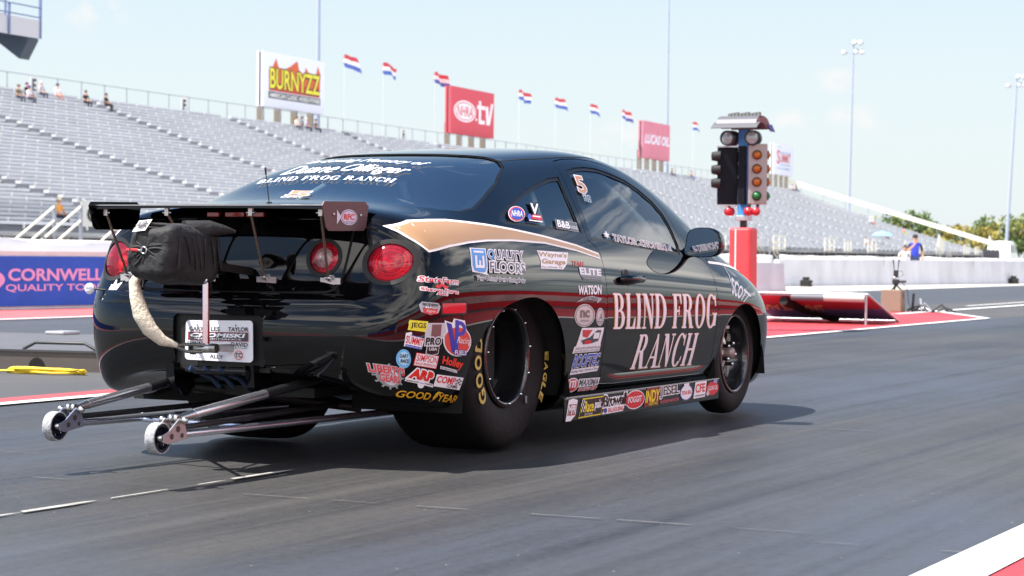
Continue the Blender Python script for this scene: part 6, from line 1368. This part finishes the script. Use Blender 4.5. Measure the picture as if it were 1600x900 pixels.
b.build('roll_cage', car)
b = MB(); b.box((-.55, .75, .32), (-.12, 1.2, .50), M_inside); b.box((-.55, .68, .45), (-.12, .80, 1.10), M_inside); b.build('race_seat', car, .03)
b = MB(); b.lathe([(.15, -.012), (.165, 0), (.15, .012), (.14, 0)], M_inside, (-.33, 1.55, .90), 'y', 24, None, True, True); b.build('steering_wheel', car)
# ---- wheelie bars
wb = empty('wheelie_bar', (0, 0, 0)); wb.parent = car
M_wb = mat('blued_tube', (200, 205, 220), .22, .92); M_dkt = mat('dark_tube', (40, 40, 44), .35, .5)
for sx, yy, zz in ((-1, -1.79, .175), (1, -2.05, .178)):
    x = .335*sx+.01; c = Vector((x-.004, yy, zz))
    r = empty('roller', (0, 0, 0)); r.parent = wb
    b = MB(); b.lathe([(.053, -.021), (.056, -.021), (.058, -.016), (.058, .016), (.056, .021), (.053, .021)], mat('scuffed_white_tyre', (150, 151, 155), .8, noise=(90., .45)), c, 'x', 28, None, True, True); b.build('tyre', r)
    b = MB(); hm = mat('roller_hub', (24, 28, 40), .3, .5); b.lathe([(.0535, -.018), (.0535, .018), (.042, .018), (.042, -.018)], hm, c, 'x', 24, None, True, True)
    for k in range(6): a = 2*pi*k/6; b.bar(c, c+Vector((0, .043*cos(a), .043*sin(a))), .016, .012, hm, up=(1, 0, 0))
    b.lathe([(.001, .024), (.012, .022), (.014, -.02)], M_bright, c, 'x', 12); b.build('hub', r)
    b = MB(); pl_ = mat('machined_plate', (176, 174, 176), .3, .8) if sx > 0 else mat('machined_plate_shade', (150, 156, 176), .3, .8)  # left plates: bluer, darker copy with shade put into the colour
    for dx in (.032, -.030):
        out = [(yy-.018, zz-.014), (yy+.015, zz-.022), (yy+.135, zz-.008), (yy+.13, zz+.02), (yy+.11, zz+.062), (yy+.085, zz+.068), (yy+.02, zz+.025), (yy-.016, zz+.014)]
        b.prism(out, c.x+dx-.003, c.x+dx+.003, pl_)
    br = b.build('bracket', wb, .001)
    for y_, z_, rr in ((.035, .005, .011), (.075, .03, .012), (.10, .005, .009)): b = MB(); b.lathe([(.001, .0365), (rr, .0365)], mat('drilled_hole', (60, 50, 40), .6), c+Vector((0, y_, z_)), 'x', 14); b.build('hole', br)
    b = MB(); b.tube([c+Vector((-.05, .095, .06)), c+Vector((.05, .095, .06))], .006, M_bright, 8); b.ball(c+Vector((.05, .095, .06)), .014, M_bright, 10, 8); b.ball(c+Vector((-.05, .095, .06)), .014, M_bright, 10, 8); b.lathe([(.008, -.008), (.017, -.008), (.017, .008), (.008, .008)], M_bright, c+Vector((.012, .10, .065)), 'x', 14, None, True, True); b.lathe([(.008, -.008), (.017, -.008), (.017, .008), (.008, .008)], M_bright, c+Vector((-.012, .10, .065)), 'x', 14, None, True, True); b.build('clevis', br)
    e = Vector((x*.9, -.92, .335)); s0 = c+Vector((.0, .10, .062)); s1 = s0.lerp(e, .12); b = MB(); b.tube([s0, s1], .010, M_bright, 10, radii=[.009, .019]); b.tube([s1, s0.lerp(e, .62)], .0195, mat('polished_tube', (206, 208, 214), .2, .92), 14); b.tube([s0.lerp(e, .62), e, Vector((x*.9, -.7, .38))], .0195, M_dkt, 12); b.build('upper_tube', wb)
    b = MB(); b.tube([c+Vector((0, .12, .004)), Vector((x*.85, -.2, .165))], .0145, M_wb, 12); b.tube([c+Vector((.01, .12, .03)), Vector((x*.6, -.2, .22))], .012, M_dkt, 10); b.build('lower_tube', wb)
b = MB(); b.tube([(-.31, -1.25, .168), (.31, -1.35, .17)], .010, M_wb, 10); b.tube([(-.28, -1.0, .18), (.30, -1.6, .182)], .010, M_dkt, 10); b.build('cross_brace', wb)
b = MB(); 
for x in (-.24, .15): b.prism([(-1.16, .40), (-1.05, .40), (-1.0, .30), (-1.06, .26), (-1.15, .31)], x-.02, x+.02, M_paint)
b.tube([(-.24, -1.10, .37), (.15, -1.10, .37)], .018, M_paint, 10)
for x in (-.16, -.09, -.02): b.tube([(x, -1.13, .38), (x+.05, -1.05, .34), (x+.06, -1.0, .30)], .012, mat('blue_hose', (40, 56, 84), .4), 8)
b.build('hitch_frame', car)
